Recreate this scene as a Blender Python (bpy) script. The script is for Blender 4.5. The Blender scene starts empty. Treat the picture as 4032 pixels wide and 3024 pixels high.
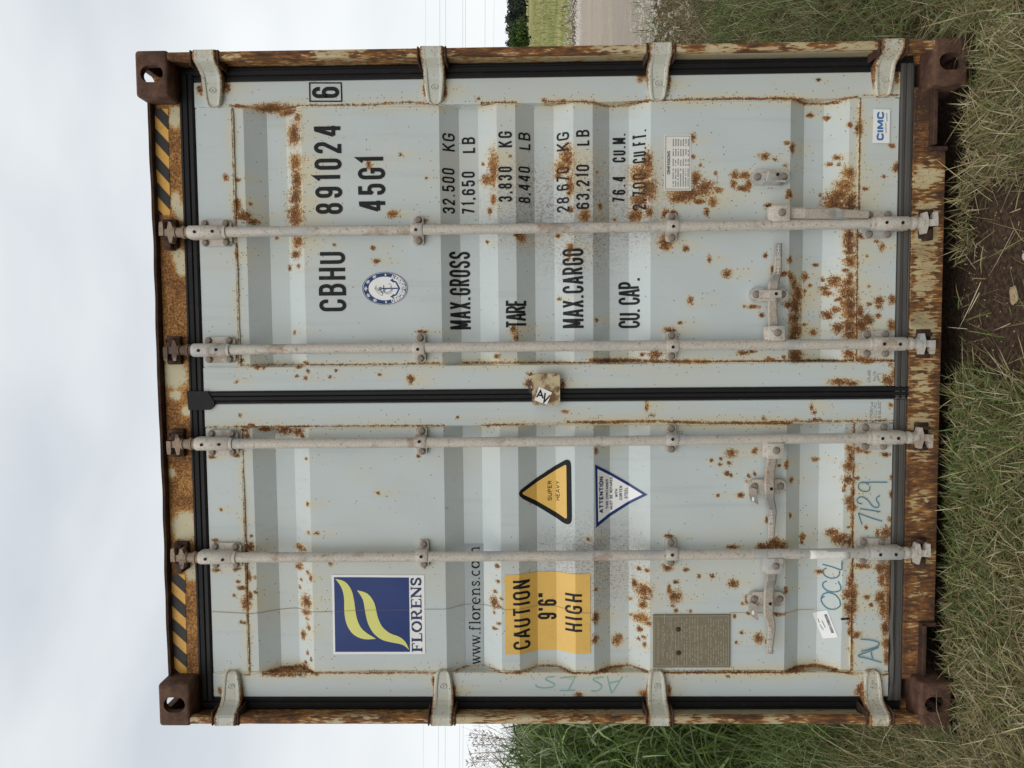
import bpy, bmesh, math, random
import numpy as np
from mathutils import Vector, Matrix

random.seed(7); RNG = np.random.default_rng(11)
S = bpy.context.scene
COL = S.collection

# ------------------------------------------------------------------ camera
CAM = np.array([0.1944, -2.7078, 1.5319]); YAW, PIT, ROL, F = -0.0582, 0.0184, -0.0081, 3000.0
_fw = np.array([math.sin(YAW)*math.cos(PIT), math.cos(YAW)*math.cos(PIT), math.sin(PIT)])
_r = np.array([math.cos(YAW), -math.sin(YAW), 0.0]); _u = np.cross(_r, _fw)
_rt = _r*math.cos(ROL)+_u*math.sin(ROL); _up = -_r*math.sin(ROL)+_u*math.cos(ROL)
cd = bpy.data.cameras.new('camera'); cam = bpy.data.objects.new('camera', cd); COL.objects.link(cam)
cd.sensor_fit = 'HORIZONTAL'; cd.sensor_width = 36.0; cd.lens = 36.0*F/4032.0
cd.clip_start = 0.05; cd.clip_end = 3000
cam.matrix_world = Matrix(((-_up[0], _rt[0], -_fw[0], CAM[0]), (-_up[1], _rt[1], -_fw[1], CAM[1]),
                           (-_up[2], _rt[2], -_fw[2], CAM[2]), (0, 0, 0, 1)))
S.camera = cam

# ------------------------------------------------------------------ world, sun, exposure
SUN_EL, SUN_AZ = math.radians(44), math.radians(205)     # azimuth clockwise from +Y
W = bpy.data.worlds.new('World'); S.world = W; W.use_nodes = True
wn = W.node_tree; wn.nodes.clear()
def wnode(t, **kw):
    n = wn.nodes.new(t)
    for k, v in kw.items(): setattr(n, k, v)
    return n
w_out = wnode('ShaderNodeOutputWorld'); w_mix = wnode('ShaderNodeMixShader')
w_sky = wnode('ShaderNodeTexSky', sky_type='NISHITA', sun_disc=False, sun_elevation=SUN_EL, sun_rotation=SUN_AZ)
w_b1 = wnode('ShaderNodeBackground'); w_b1.inputs[1].default_value = 0.10
w_b2 = wnode('ShaderNodeBackground'); w_b2.inputs[1].default_value = 0.84
w_tc = wnode('ShaderNodeTexCoord'); w_mp = wnode('ShaderNodeMapping'); w_mp.inputs['Scale'].default_value = (1, 1, 2.6)
w_mp.inputs['Location'].default_value = (0.35, 0.1, 0.6)
w_n = wnode('ShaderNodeTexNoise'); w_n.inputs['Scale'].default_value = 2.3; w_n.inputs['Detail'].default_value = 7
w_n.inputs['Roughness'].default_value = 0.42; w_n.inputs['Distortion'].default_value = 0.15
w_r = wnode('ShaderNodeValToRGB')
w_r.color_ramp.elements[0].position = 0.32; w_r.color_ramp.elements[0].color = (0.56, 0.60, 0.64, 1)
w_r.color_ramp.elements[1].position = 0.68; w_r.color_ramp.elements[1].color = (0.82, 0.845, 0.86, 1)
w_sep = wnode('ShaderNodeSeparateXYZ'); w_hz = wnode('ShaderNodeMapRange'); w_hm = wnode('ShaderNodeMixRGB')
w_hz.inputs['From Min'].default_value = 0.0; w_hz.inputs['From Max'].default_value = 0.42
w_hz.inputs['To Min'].default_value = 0.75; w_hz.inputs['To Max'].default_value = 0.0
w_hm.inputs[2].default_value = (0.87, 0.89, 0.895, 1)
L = wn.links.new
L(w_tc.outputs['Generated'], w_mp.inputs['Vector']); L(w_mp.outputs[0], w_n.inputs['Vector']); L(w_n.outputs['Fac'], w_r.inputs[0])
L(w_tc.outputs['Generated'], w_sep.inputs[0]); L(w_sep.outputs['Z'], w_hz.inputs['Value'])
L(w_hz.outputs[0], w_hm.inputs[0]); L(w_r.outputs[0], w_hm.inputs[1])
L(w_hm.outputs[0], w_b2.inputs[0]); L(w_sky.outputs[0], w_b1.inputs[0])
w_mix.inputs[0].default_value = 0.95
L(w_b1.outputs[0], w_mix.inputs[1]); L(w_b2.outputs[0], w_mix.inputs[2]); L(w_mix.outputs[0], w_out.inputs[0])
sd = bpy.data.lights.new('sun', 'SUN'); sd.energy = 0.95; sd.angle = math.radians(55); sd.color = (1.0, 0.97, 0.93)
sun = bpy.data.objects.new('sun', sd); COL.objects.link(sun)
_sv = Vector((math.sin(SUN_AZ)*math.cos(SUN_EL), math.cos(SUN_AZ)*math.cos(SUN_EL), math.sin(SUN_EL)))
sun.rotation_euler = _sv.to_track_quat('Z', 'Y').to_euler()
S.view_settings.view_transform = 'Standard'; S.view_settings.look = 'None'
S.view_settings.gamma = 1.0; S.view_settings.use_curve_mapping = False
S.view_settings.exposure = 0.46

# ------------------------------------------------------------------ photo pixel -> place
def ray(x, y):
    return _fw + _rt*((3024-y)-1512)/F + _up*(2016-x)/F
def hit(x, y, Y):                       # pixel on the plane at depth Y
    d = ray(x, y); return CAM + d*((Y-CAM[1])/d[1])
def hitz(x, y, Z):                      # pixel on a level plane
    d = ray(x, y); return CAM + d*((Z-CAM[2])/d[2])
CREST, TROUGH = 0.088, 0.125
_cr = [(1002, 0), (1092, 1), (1165, 1), (1223, 0), (1750.6, 0), (1826, 1), (1900, 1), (1971, 0), (2042, 0), (2114, 1), (2189, 1), (2264, 0),
       (2338, 0), (2401.5, 1), (2476, 1), (2560, 0), (3095, 0), (3147, 1), (3222, 1), (3321, 0)]
CREASE = [(hit(x, 1997, TROUGH if t else CREST)[2], TROUGH if t else CREST) for x, t in _cr]
CZ = np.array([c[0] for c in CREASE][::-1]); CY = np.array([c[1] for c in CREASE][::-1])
Z_TOP, Z_BOT = hit(812, 1860, .085)[2], hit(3528, 1250, .085)[2]         # door edges
Z_RT, Z_RB = hit(961, 1997, CREST)[2], hit(3358, 1997, CREST)[2]         # rail welds
def surf(z): return np.interp(z, CZ, CY)
def wave(x, z): return .0020*np.sin(x*11+z*3)*np.sin(z*8.3+x*2)+.0012*np.sin(x*23-z*5+1)*np.sin(z*13+2)
def hits(x, y):                         # pixel on the corrugated door skin
    Yd = CREST
    for _ in range(12):
        p = hit(x, y, Yd); Yd = 0.5*Yd+0.5*float(surf(p[2]))
    return hit(x, y, Yd)
K = 1000/2212.0
def zm(o, x, y): return (o[0]+x*K, o[1]+y*K)
R0, R1, R2, R3 = (480, 120), (1400, 120), (2300, 120), (3032, 100)
S0, S1, S2, S3 = (550, 820), (1450, 820), (2300, 820), (3032, 820)
T0, T1, T2, T3 = (550, 1500), (1450, 1500), (2300, 1500), (3032, 1500)
U0, U1, U2, U3 = (550, 2180), (1450, 2180), (2300, 2180), (3032, 2180)
XR = [hit(1900, v, .088)[0] for v in (308, 409, 1437, 1534)]     # right door: edge, weld, weld, edge
XL = [hit(1900, v, .088)[0] for v in (1582, 1676, 2646, 2742)]

# ------------------------------------------------------------------ rust map of the doors (where the paint has gone)
BLOBS = {
 R0: [(1500,900,65,100),(1530,760,30,50),(1510,1150,60,70),(1520,1300,50,120),(1510,1450,60,80),(1510,1600,75,90),(905,1285,25,30),(1005,1300,25,20),
      (1000,1520,35,60),(1060,1620,60,40),(1120,1510,15,15),(2150,1170,22,40),(1330,690,170,26),(1450,715,90,30),(1010,660,60,14),(690,520,28,40),(920,490,30,50)],
 R1: [(1080,620,14,15),(1640,635,22,15),(1790,635,40,15),(1200,1200,40,150),(1150,1300,60,50),(1200,1480,25,50),(1170,1570,20,30),(1110,1160,15,15),
      (1350,1095,14,15),(1840,1120,55,110),(1790,1190,50,60),(1870,1350,30,100),(1760,1260,30,30),(1880,1560,20,30),(2000,1610,45,50),(2100,1235,15,15),
      (2130,1530,25,25),(325,1600,45,30),(390,1080,14,14),(620,1285,15,14),(580,1655,35,20),(780,560,22,60),(605,520,16,60),(690,610,70,12)],
 R2: [(560,1150,40,100),(500,1250,90,80),(560,1380,70,100),(480,1480,60,70),(430,1620,40,50),(565,1590,25,40),(970,1290,45,70),(1050,1370,90,60),
      (900,1430,150,60),(820,1460,80,50),(1000,1490,60,25),(1120,1490,40,40),(1170,1390,40,25),(1310,1260,40,35),(1400,1260,45,30),(1430,1340,35,40),
      (1380,1380,60,25),(1300,1340,25,40),(1570,1095,45,30),(1660,1120,20,15),(945,930,25,35),(950,1100,20,15),(1015,1175,14,14),(1145,1245,15,18),
      (1810,1030,20,40),(1765,985,22,15),(1785,1430,30,40),(1065,1585,25,35),(2140,1165,30,15),(1975,740,30,20),(2110,765,25,18),(2005,462,20,15),
      (1600,1530,30,25),(780,1590,30,25),(700,1610,30,30),(2160,1490,60,80),(2205,1110,20,20),(500,410,50,45),(640,580,80,14),(735,400,18,120)],
 R3: [(350,785,35,20),(490,805,30,18),(700,865,25,25),(590,1150,35,25),(515,1207,25,15),(600,1210,20,14),(690,1290,50,60),(650,1400,70,60),(600,1480,90,60),
      (560,1560,90,50),(700,1540,60,90),(620,1600,120,40),(1060,1050,30,20),(1100,1240,35,40),(985,1320,18,15),(830,1425,25,15),(195,1065,25,40),(150,1025,25,18),
      (135,1225,25,15),(165,1475,30,40),(435,1480,14,14),(385,505,22,15),(775,900,30,60),(1100,440,20,100)],
 S0: [(870,60,40,40),(910,90,30,20),(990,120,40,30),(1360,90,70,80),(1375,290,55,60),(1360,400,45,40),(1385,505,18,20),(1310,520,15,25),(1190,262,14,12),
      (845,400,14,60),(2060,460,30,22),(2030,345,20,18),(1350,1085,14,22),(1450,1350,30,20),(1040,1385,25,20),(1105,1388,18,15),(1400,1385,25,15),(1385,1460,18,14),
      (1450,1480,20,20),(1470,1420,14,20),(845,1505,14,14),(1715,1412,16,14),(1660,1470,14,14),(880,1325,25,18),(2090,1448,16,14),(1700,320,14,12)],
 S1: [(210,50,45,30),(70,462,30,20),(1335,255,40,45),(1290,235,30,14),(1040,295,14,14),(1650,240,25,18),(1880,70,40,60),(1760,340,30,35),(1750,410,18,50),
      (1270,1060,30,50),(1290,1130,20,30),(470,1075,50,15),(370,1490,30,40),(1120,1290,25,25),(1665,793,22,14),(1985,970,14,18),(2145,100,15,14),
      (1410,1440,30,15),(1690,1530,22,40),(1400,1520,40,40)],
 S2: [(710,300,60,60),(720,345,35,20),(885,350,30,25),(1090,440,18,35),(1245,570,40,35),(925,805,25,35),(1480,858,50,18),(1545,930,22,22),(1395,850,14,12),
      (835,1000,20,14),(745,1060,50,25),(1065,35,25,35),(570,30,30,50),(460,60,50,60),(710,50,40,40),(780,40,30,30),(620,1270,60,30),(1380,1260,60,20),(1460,1250,40,15),
      (1620,1315,40,20),(1740,1300,20,20),(1790,450,25,30),(1580,415,20,20),(1640,540,18,40),(1750,570,60,25),(1800,600,30,30),(1830,660,30,60),(1920,600,30,40),
      (1860,750,60,80),(1840,850,60,80),(1790,840,50,30),(1830,960,60,60),(1840,1060,60,80),(1820,1130,50,30),(1840,1280,70,60),(1920,720,20,14),(1920,1015,20,15),
      (2015,495,25,14),(1970,675,20,14),(2080,620,20,18),(105,975,15,20),(505,1275,20,20)],
 S3: [(570,640,60,50),(470,700,45,25),(500,740,40,25),(600,800,30,20),(580,880,40,30),(500,930,50,40),(590,1040,45,45),(375,1080,35,30),(690,240,50,60),(690,320,45,50),
      (690,380,40,40),(700,460,50,50),(660,540,25,15),(700,590,40,30),(680,650,50,50),(680,740,70,70),(690,840,70,80),(700,930,70,60),(690,1020,60,70),(700,1100,60,40),
      (790,1020,60,70),(850,970,50,45),(780,900,40,50),(690,1270,50,40),(780,1310,100,25),(950,800,45,35),(1060,800,35,40),(945,860,30,25),(940,935,25,20),(860,835,25,14),
      (1060,1020,35,45),(970,340,25,35),(840,415,15,12),(860,680,18,12),(800,240,30,30),(930,290,30,14),(600,1510,90,30),(700,1525,80,20),(1030,1500,60,50),(1070,1440,25,60),
      (850,1340,60,14),(1050,1365,20,20)],
 T0: [(1100,420,60,20),(1260,430,70,40),(1380,440,60,40),(1420,480,30,20),(930,480,25,20),(920,430,40,20),(975,385,30,14),(630,660,40,15),(840,650,40,14),(1450,680,14,16),
      (1465,1070,16,22),(1470,1322,14,18),(1540,1328,28,14),(2078,978,16,16),(970,1350,16,14),(960,1450,45,40),(1395,1450,35,35),(1440,1470,14,18),(660,1385,35,14),
      (1665,1592,22,20),(1395,1605,35,28),(712,1118,14,14),(875,300,14,12)],
 T1: [(1710,262,35,14),(490,1620,20,15),(435,652,20,16),(85,975,18,16),(1915,1375,22,16),(1985,610,20,30),(1125,1612,20,20),(1045,390,20,14),(785,308,14,14)],
 T2: [(540,220,10,50),(590,300,25,12),(1280,630,50,35),(1485,615,28,30),(1195,678,15,14),(1110,692,14,12),(1185,728,18,14),(1258,715,18,18),(1245,805,25,22),(1280,822,14,12),
      (1435,830,18,18),(1485,812,18,18),(1415,875,14,14),(1165,998,16,14),(1360,995,30,22),(1765,730,22,40),(1805,865,22,32),(1700,738,14,14),(2010,680,35,20),(1795,1170,14,25),
      (1590,1210,14,30),(1290,1445,55,20),(1540,1440,50,30),(1660,1400,35,50),(1720,1430,50,35),(1600,1445,60,20),(1900,1350,22,30),(1895,1405,14,20),(735,1350,40,15),
      (1985,330,50,20),(1825,335,25,14),(1560,325,20,20),(1945,220,10,40),(1970,265,16,14)],
 T3: [(690,740,50,50),(700,660,30,60),(690,590,30,30),(770,600,40,30),(840,620,35,15),(1000,640,40,20),(690,860,55,40),(760,845,20,14),(690,1040,45,40),(710,1100,40,40),
      (715,1190,14,20),(690,1275,20,14),(545,1320,55,35),(600,1380,60,50),(630,1370,50,40),(690,1400,30,50),(1045,1200,25,25),(1010,1320,60,50),(1050,1290,25,25),(930,1320,14,35),
      (835,1275,12,22),(1050,990,18,30),(1050,840,14,25),(650,910,14,14),(645,950,14,18),(280,1360,22,40),(45,1420,70,50),(720,960,15,60),(800,1610,80,25),(970,1620,60,40),(1045,210,20,25)],
 U0: [(1390,110,35,30),(1465,165,14,20),(1490,210,16,35),(1410,228,14,14),(1395,293,14,18),(1450,420,50,65),(1450,515,45,25),(1460,570,20,14),(1470,640,20,30),(1425,700,25,40),
      (1465,862,14,20),(1495,920,14,20),(1450,945,18,15),(860,240,25,14),(890,300,40,20),(930,430,40,70),(955,200,20,40),(960,370,22,40),(1000,210,14,14),(1010,333,14,14),
      (885,590,16,16),(918,600,16,14),(825,365,14,14),(850,130,40,20),(670,140,40,20),(1665,92,18,16),(1300,1010,180,24),(1430,985,60,30),(1540,1045,25,15),(705,1190,24,30)],
 U1: [(490,115,20,18),(1125,105,20,20),(1130,240,22,14),(1105,330,22,14),(1100,420,35,50),(1160,388,14,14),(1145,460,16,16),(1100,515,12,16),(1140,608,20,12),(1100,650,24,14),
      (1985,310,22,14),(1980,560,30,55),(1975,745,30,40),(2170,745,45,50),(1830,1230,40,25),(1310,1030,40,10),(570,1110,14,60),(750,1180,16,60)],
 U2: [(290,750,45,45),(480,130,22,18),(550,148,20,12),(725,120,45,35),(890,140,25,20),(1118,195,25,20),(1000,195,20,18),(800,248,30,18),(440,260,25,45),(520,320,65,60),
      (530,390,40,20),(400,392,18,14),(515,445,40,40),(740,310,18,45),(790,370,55,55),(770,455,20,14),(800,495,20,20),(925,500,14,14),(1295,258,40,38),(405,530,15,14),
      (500,560,65,45),(555,605,30,25),(485,655,28,28),(520,725,22,15),(525,790,18,30),(475,740,14,14),(1370,690,16,16),(1520,740,40,45),(1585,765,15,20),(1325,775,14,14),
      (1310,545,12,20),(1430,520,16,14),(1690,528,60,14),(1415,400,20,40),(1380,435,14,14),(1755,300,18,15),(2045,155,35,22),(1250,1065,18,18),(520,1210,50,40),(740,1180,14,60)],
 U3: [(700,480,55,80),(690,350,60,60),(700,250,30,70),(710,150,14,80),(730,350,30,100),(760,700,40,25),(745,720,25,20),(840,380,30,25),(875,445,20,20),(700,590,30,40),
      (700,680,30,40),(695,830,14,18),(960,130,30,50),(970,230,30,60),(960,380,50,60),(985,480,40,80),(1000,650,35,80),(1010,780,35,60),(1015,900,30,60),(1030,200,40,200),
      (1030,450,30,250),(810,110,70,18),(790,1190,50,60),(140,330,20,20)],
}
# welds where rust creeps: pixel polylines (region, points, half width in zoom px, strength)
LINES = [(R1,[(220,640),(480,628),(720,645)],10,.9),(R1,[(1100,655),(1400,630)],9,.8),(R1,[(1640,650),(1900,622),(2080,625)],9,.8),(R1,[(0,648),(220,645)],6,.6),
 (R2,[(0,625),(70,635),(220,665),(400,650),(570,615),(850,606)],8,.75),(R2,[(850,604),(1300,596),(1820,602)],12,.95),(R2,[(1820,605),(1930,640),(2212,630)],9,.8),
 (R3,[(0,632),(190,640),(300,680),(480,685),(760,625)],10,.85),(R3,[(782,640),(770,1659)],10,.85),(R3,[(800,612),(1130,610)],5,.6),(R0,[(940,655),(1060,662),(1300,700),(1420,695),(1560,655),(2212,650)],9,.75),
 (R0,[(960,690),(985,1659)],7,.62),(S0,[(835,0),(850,460)],8,.8),(S0,[(850,460),(868,1360)],5,.55),(S0,[(870,1365),(2212,1360)],7,.62),(S1,[(0,1358),(350,1355)],7,.6),
 (S1,[(350,1352),(640,1348)],9,.85),(S1,[(830,1345),(1310,1342)],11,.9),(S1,[(1310,1345),(1940,1345)],8,.75),(S1,[(1940,1330),(2212,1328)],20,1),(S2,[(60,1322),(560,1330),(1060,1335)],18,1),
 (S2,[(1060,1335),(1800,1325),(2212,1325)],10,.85),(S3,[(755,190),(750,1330)],10,.9),(S3,[(0,1330),(640,1330)],9,.85),(S3,[(640,1325),(1090,1325)],13,.9),
 (T0,[(890,400),(1480,395)],11,.95),(T0,[(1480,392),(2212,388)],7,.65),(T0,[(895,410),(915,1200)],6,.58),(T0,[(915,1200),(930,1659)],9,.8),(T0,[(590,398),(890,395)],5,.62),
 (T1,[(0,390),(660,388)],8,.72),(T1,[(1000,378),(1350,372)],9,.85),(T1,[(1350,372),(1730,365)],6,.6),(T1,[(1730,355),(2212,352)],13,1),(T2,[(0,358),(600,350),(1000,362),(1790,365)],13,1),
 (T2,[(1790,350),(2212,345)],6,.65),(T3,[(0,352),(180,360)],12,1),(T3,[(180,350),(740,348),(1060,345)],8,.8),(T3,[(730,360),(715,1000)],10,.9),(T3,[(715,1000),(715,1659)],12,.95),
 (U0,[(925,60),(945,620)],10,.9),(U0,[(945,620),(958,1040)],7,.65),(U0,[(1080,1035),(1250,990),(1390,980),(1520,1030)],12,1),(U0,[(1520,1032),(2212,1038)],8,.72),(U0,[(760,1050),(960,1050)],8,.8),
 (U1,[(0,1030),(560,1035)],7,.66),(U1,[(560,1045),(640,1020),(720,1045)],9,.85),(U1,[(720,1030),(850,980),(1010,970),(1170,1030)],6,.6),(U1,[(1170,1035),(1330,1030),(1480,975),(1640,975),(1780,1030)],8,.75),
 (U1,[(1780,1032),(1970,1035),(2110,985),(2212,980)],11,.92),(U2,[(80,1030),(230,980),(400,970),(560,1025)],9,.85),(U2,[(560,1030),(1100,1030),(1740,1030)],13,1),(U2,[(1740,1030),(1870,980),(2030,970),(2212,1010)],12,.95),
 (U3,[(130,1035),(250,985),(400,975),(640,1030),(720,1040)],11,.92),(U3,[(715,60),(710,1030)],11,.95),(U3,[(720,1040),(1040,1048)],7,.75)]
_b = []
for o, lst in BLOBS.items():
    for zx, zy, rx, ry in lst:
        p = hits(*zm(o, zx, zy)); sc = K/1060
        _b.append((p[0], p[2], max(ry*sc, .0065), max(rx*sc, .0065)))
BL = np.array(_b)
LN = []
for o, pts, hw, st in LINES:
    w = [hits(*zm(o, *q)) for q in pts]
    for a, b in zip(w[:-1], w[1:]): LN.append((a[0], a[2], b[0], b[2], max(hw*K/1060, .0045), st))
GRIME = [(hits(*zm(R1, 1950, 1620)), .22, .20), (hits(*zm(R2, 350, 1560)), .16, .16), (hits(*zm(S1, 1700, 40)), .16, .30), (hits(*zm(U2, 60, 120)), .17, .22), (hits(*zm(R1, 1500, 1500)), .16, .12)]
def fields(x, z):
    x = np.asarray(x, float); z = np.asarray(z, float)
    rust = np.zeros_like(x); stain = np.zeros_like(x); grime = np.zeros_like(x)
    for bx, bz, ra, rb in BL:
        dx = (x-bx); dz = (z-bz); m = (np.abs(dx) < 4*ra+.03) & (dz < 3*rb+.03) & (dz > -8*rb-.16)
        if not m.any(): continue
        d = np.sqrt((dx[m]/ra)**2+(dz[m]/rb)**2)
        rust[m] = np.maximum(rust[m], 1-d/1.75)
        dd = dz[m]; ez = np.where(dd > 0, dd/(rb*1.4+.008), -dd/(rb*2.8+.055))
        stain[m] = np.maximum(stain[m], np.exp(-((dx[m]/(ra*1.3+.008))**2+ez**2))*min(1, .40+ra*20))
    for ax, az, bx, bz, hw, st in LN:
        vx, vz = bx-ax, bz-az; l2 = vx*vx+vz*vz+1e-9
        m = (x > min(ax, bx)-.06) & (x < max(ax, bx)+.06) & (z > min(az, bz)-.09) & (z < max(az, bz)+.05)
        if not m.any(): continue
        t = np.clip(((x[m]-ax)*vx+(z[m]-az)*vz)/l2, 0, 1)
        d = np.hypot(x[m]-ax-t*vx, z[m]-az-t*vz)
        rust[m] = np.maximum(rust[m], st*.9*(1-d/(hw*1.7)))
        stain[m] = np.maximum(stain[m], st*.9*np.exp(-(d/(hw*1.5+.020))**2))
    for p, ra, rb in GRIME:
        grime = np.maximum(grime, np.exp(-(((x-p[0])/ra)**2+((z-p[2])/rb)**2)**1.5))
    return np.clip(rust, 0, 1), stain, grime

# ------------------------------------------------------------------ materials
MATS = {}
class NB:
    def __init__(s, name):
        s.m = bpy.data.materials.new(name); s.m.use_nodes = True; s.t = s.m.node_tree; s.t.nodes.clear()
        s.o = s.t.nodes.new('ShaderNodeOutputMaterial'); s.p = s.t.nodes.new('ShaderNodeBsdfPrincipled')
        s.t.links.new(s.p.outputs[0], s.o.inputs[0]); MATS[name] = s.m
        s.tc = s.t.nodes.new('ShaderNodeTexCoord')
    def put(s, sock, v):
        if isinstance(v, bpy.types.NodeSocket): s.t.links.new(v, sock)
        elif isinstance(v, (tuple, list)) and len(v) == 3 and sock.type == 'RGBA': sock.default_value = (*v, 1)
        else: sock.default_value = v
    def noise(s, scale, detail=4, rough=.55, stretch=(1, 1, 1), dist=0.0, loc=(0, 0, 0)):
        mp = s.t.nodes.new('ShaderNodeMapping'); mp.inputs['Scale'].default_value = stretch; mp.inputs['Location'].default_value = loc
        s.t.links.new(s.tc.outputs['Object'], mp.inputs[0])
        n = s.t.nodes.new('ShaderNodeTexNoise'); n.inputs['Scale'].default_value = scale; n.inputs['Detail'].default_value = detail
        n.inputs['Roughness'].default_value = rough; n.inputs['Distortion'].default_value = dist
        s.t.links.new(mp.outputs[0], n.inputs['Vector']); return n.outputs['Fac']
    def voro(s, scale, rnd=1.0, feat='F1'):
        n = s.t.nodes.new('ShaderNodeTexVoronoi'); n.feature = feat; n.inputs['Scale'].default_value = scale; n.inputs['Randomness'].default_value = rnd
        s.t.links.new(s.tc.outputs['Object'], n.inputs['Vector']); return n
    def attr(s, name, out='Fac'):
        n = s.t.nodes.new('ShaderNodeAttribute'); n.attribute_name = name; return n.outputs[out]
    def math(s, op, a, b=0.0):
        n = s.t.nodes.new('ShaderNodeMath'); n.operation = op; s.put(n.inputs[0], a); s.put(n.inputs[1], b); return n.outputs[0]
    def step(s, v, a, b, lo=0.0, hi=1.0):
        n = s.t.nodes.new('ShaderNodeMapRange'); n.interpolation_type = 'SMOOTHSTEP'
        for i, q in zip((0, 1, 2, 3, 4), (v, a, b, lo, hi)): s.put(n.inputs[i], q)
        return n.outputs[0]
    def mix(s, f, a, b, mode='MIX'):
        n = s.t.nodes.new('ShaderNodeMixRGB'); n.blend_type = mode; s.put(n.inputs[0], f); s.put(n.inputs[1], a); s.put(n.inputs[2], b); return n.outputs[0]
    def ramp(s, v, stops):
        n = s.t.nodes.new('ShaderNodeValToRGB'); e = n.color_ramp.elements
        while len(e) < len(stops): e.new(0.5)
        for q, (p, c) in zip(e, stops): q.position = p; q.color = (*c, 1)
        s.put(n.inputs[0], v); return n.outputs[0]
    def bump(s, h, strength=.3, dist=.002):
        n = s.t.nodes.new('ShaderNodeBump'); n.inputs['Strength'].default_value = strength; n.inputs['Distance'].default_value = dist
        s.put(n.inputs['Height'], h); s.t.links.new(n.outputs[0], s.p.inputs['Normal'])
    def fin(s, col, rough=.6, metal=0.0, spec=.4):
        s.put(s.p.inputs['Base Color'], col); s.put(s.p.inputs['Roughness'], rough); s.put(s.p.inputs['Metallic'], metal)
        s.p.inputs['Specular IOR Level'].default_value = spec; return s.m

RUST_D, RUST_M, RUST_O = (.050, .022, .012), (.175, .068, .020), (.40, .18, .045)
def rust_colour(b, fine, val, dark=.18):
    big = b.noise(14, 3)
    t = b.math('ADD', b.math('MULTIPLY', b.math('SUBTRACT', val, .42), .62), b.math('ADD', b.math('MULTIPLY', b.math('SUBTRACT', fine, .5), 1.5), b.math('MULTIPLY', b.math('SUBTRACT', big, .5), .7)))
    return b.ramp(b.math('ADD', t, dark), [(.0, (.50, .27, .085)), (.20, (.33, .145, .038)), (.42, (.165, .066, .020)), (.68, (.070, .030, .015)), (.95, (.038, .018, .011))])
def paint_mat(name, c1, c2, streak=.22, base_rust=0.0, stretch=(1, 1, 1), scale=75, amp=.95, rough=.5, yellow=(.62, .53, .31), halo=.55, dark=.18):
    halo_k = halo
    b = NB(name)
    col = b.mix(b.noise(3.2, 5, .6), c1, c2)
    st = b.step(b.noise(30, 4, .6, (1, 1, .045)), .52, .75)
    col = b.mix(b.math('MULTIPLY', st, streak), col, tuple(v*.62 for v in c1))
    mott = b.math('MULTIPLY', b.step(b.noise(190, 3, .65), .56, .70), b.step(b.noise(2.2, 3, loc=(1, 8, 2)), .40, .62, .35, 1.25))
    col = b.mix(b.math('MULTIPLY', mott, .22), col, tuple(v*.6 for v in c1))
    rust, stain, grime = b.attr('rust'), b.attr('stain'), b.attr('grime')
    big = b.math('MULTIPLY', b.step(b.noise(2.6, 4, .6, (1, 1, .45), loc=(7, 0, 3)), .46, .70), .30)
    sm = b.math('MAXIMUM', b.math('MULTIPLY', stain, b.step(b.noise(16, 4, .6, (1, 1, .25)), .22, .60)), big)
    col = b.mix(b.math('MULTIPLY', sm, .85), col, yellow)
    g = b.math('MULTIPLY', b.step(b.noise(150, 4, .7, (1, 1, .6)), .44, .66), b.math('MULTIPLY', grime, .8))
    col = b.mix(b.math('MULTIPLY', grime, .22), col, (.40, .34, .29)); col = b.mix(g, col, (.24, .19, .16))
    vor = b.voro(26); spk = b.math('MULTIPLY', b.step(vor.outputs['Distance'], .11, .07), b.step(b.noise(9, 3), .60, .66))
    col = b.mix(b.math('MULTIPLY', spk, .6), col, (.16, .15, .14))
    fine = b.noise(scale*2.2, 4, .65, stretch, loc=(3, 1, 2)); edge = b.noise(scale, 6, .68, stretch, .25)
    gran = b.noise(scale*3.6, 2, .5, stretch, loc=(9, 5, 1))
    val = b.math('ADD', b.math('ADD', b.math('MULTIPLY', rust, 1.05), base_rust), b.math('ADD', b.math('MULTIPLY', b.math('SUBTRACT', edge, .5), amp*1.5), b.math('MULTIPLY', b.math('SUBTRACT', gran, .5), amp*1.5)))
    gate = b.step(rust, .02, .10) if base_rust == 0 else 1.0
    mask = b.math('MULTIPLY', b.step(val, .42, .54), gate)
    halo = b.math('MULTIPLY', b.step(val, .12, .50), gate)
    col = b.mix(b.math('MULTIPLY', halo, halo_k), col, (.44, .31, .14))
    col = b.mix(b.math('MULTIPLY', mask, .97), col, rust_colour(b, fine, val, dark))
    v2 = b.voro(115); cr_ = b.t.nodes.new('ShaderNodeSeparateColor'); b.t.links.new(v2.outputs['Color'], cr_.inputs[0])
    tiny = b.math('MULTIPLY', b.step(v2.outputs['Distance'], .34, .20), b.step(b.math('ADD', cr_.outputs[0], b.math('MULTIPLY', b.math('MAXIMUM', stain, b.math('MULTIPLY', grime, .5)), .34)), .984, .996))
    col = b.mix(b.math('MULTIPLY', tiny, .85), col, b.mix(cr_.outputs[1], (.10, .05, .025), (.32, .15, .045)))
    b.bump(b.math('ADD', b.math('MULTIPLY', mask, b.math('ADD', fine, .4)), b.math('MULTIPLY', b.noise(500, 2), .06)), .35, .0016)
    return b.fin(col, b.math('ADD', b.math('MULTIPLY', mask, .4), rough))
paint_mat('door_paint', (.550, .603, .598), (.500, .548, .538))
paint_mat('hinge_paint', (.53, .565, .545), (.47, .50, .465), base_rust=.06, amp=.75)
paint_mat('header_paint', (.56, .51, .36), (.50, .44, .28), base_rust=.0, amp=.9, scale=55, dark=-.06, halo=.75)
paint_mat('post_paint', (.40, .31, .19), (.46, .40, .29), base_rust=.46, stretch=(1, 1, .22), scale=38, amp=.8, halo=.7, dark=.28)
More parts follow.
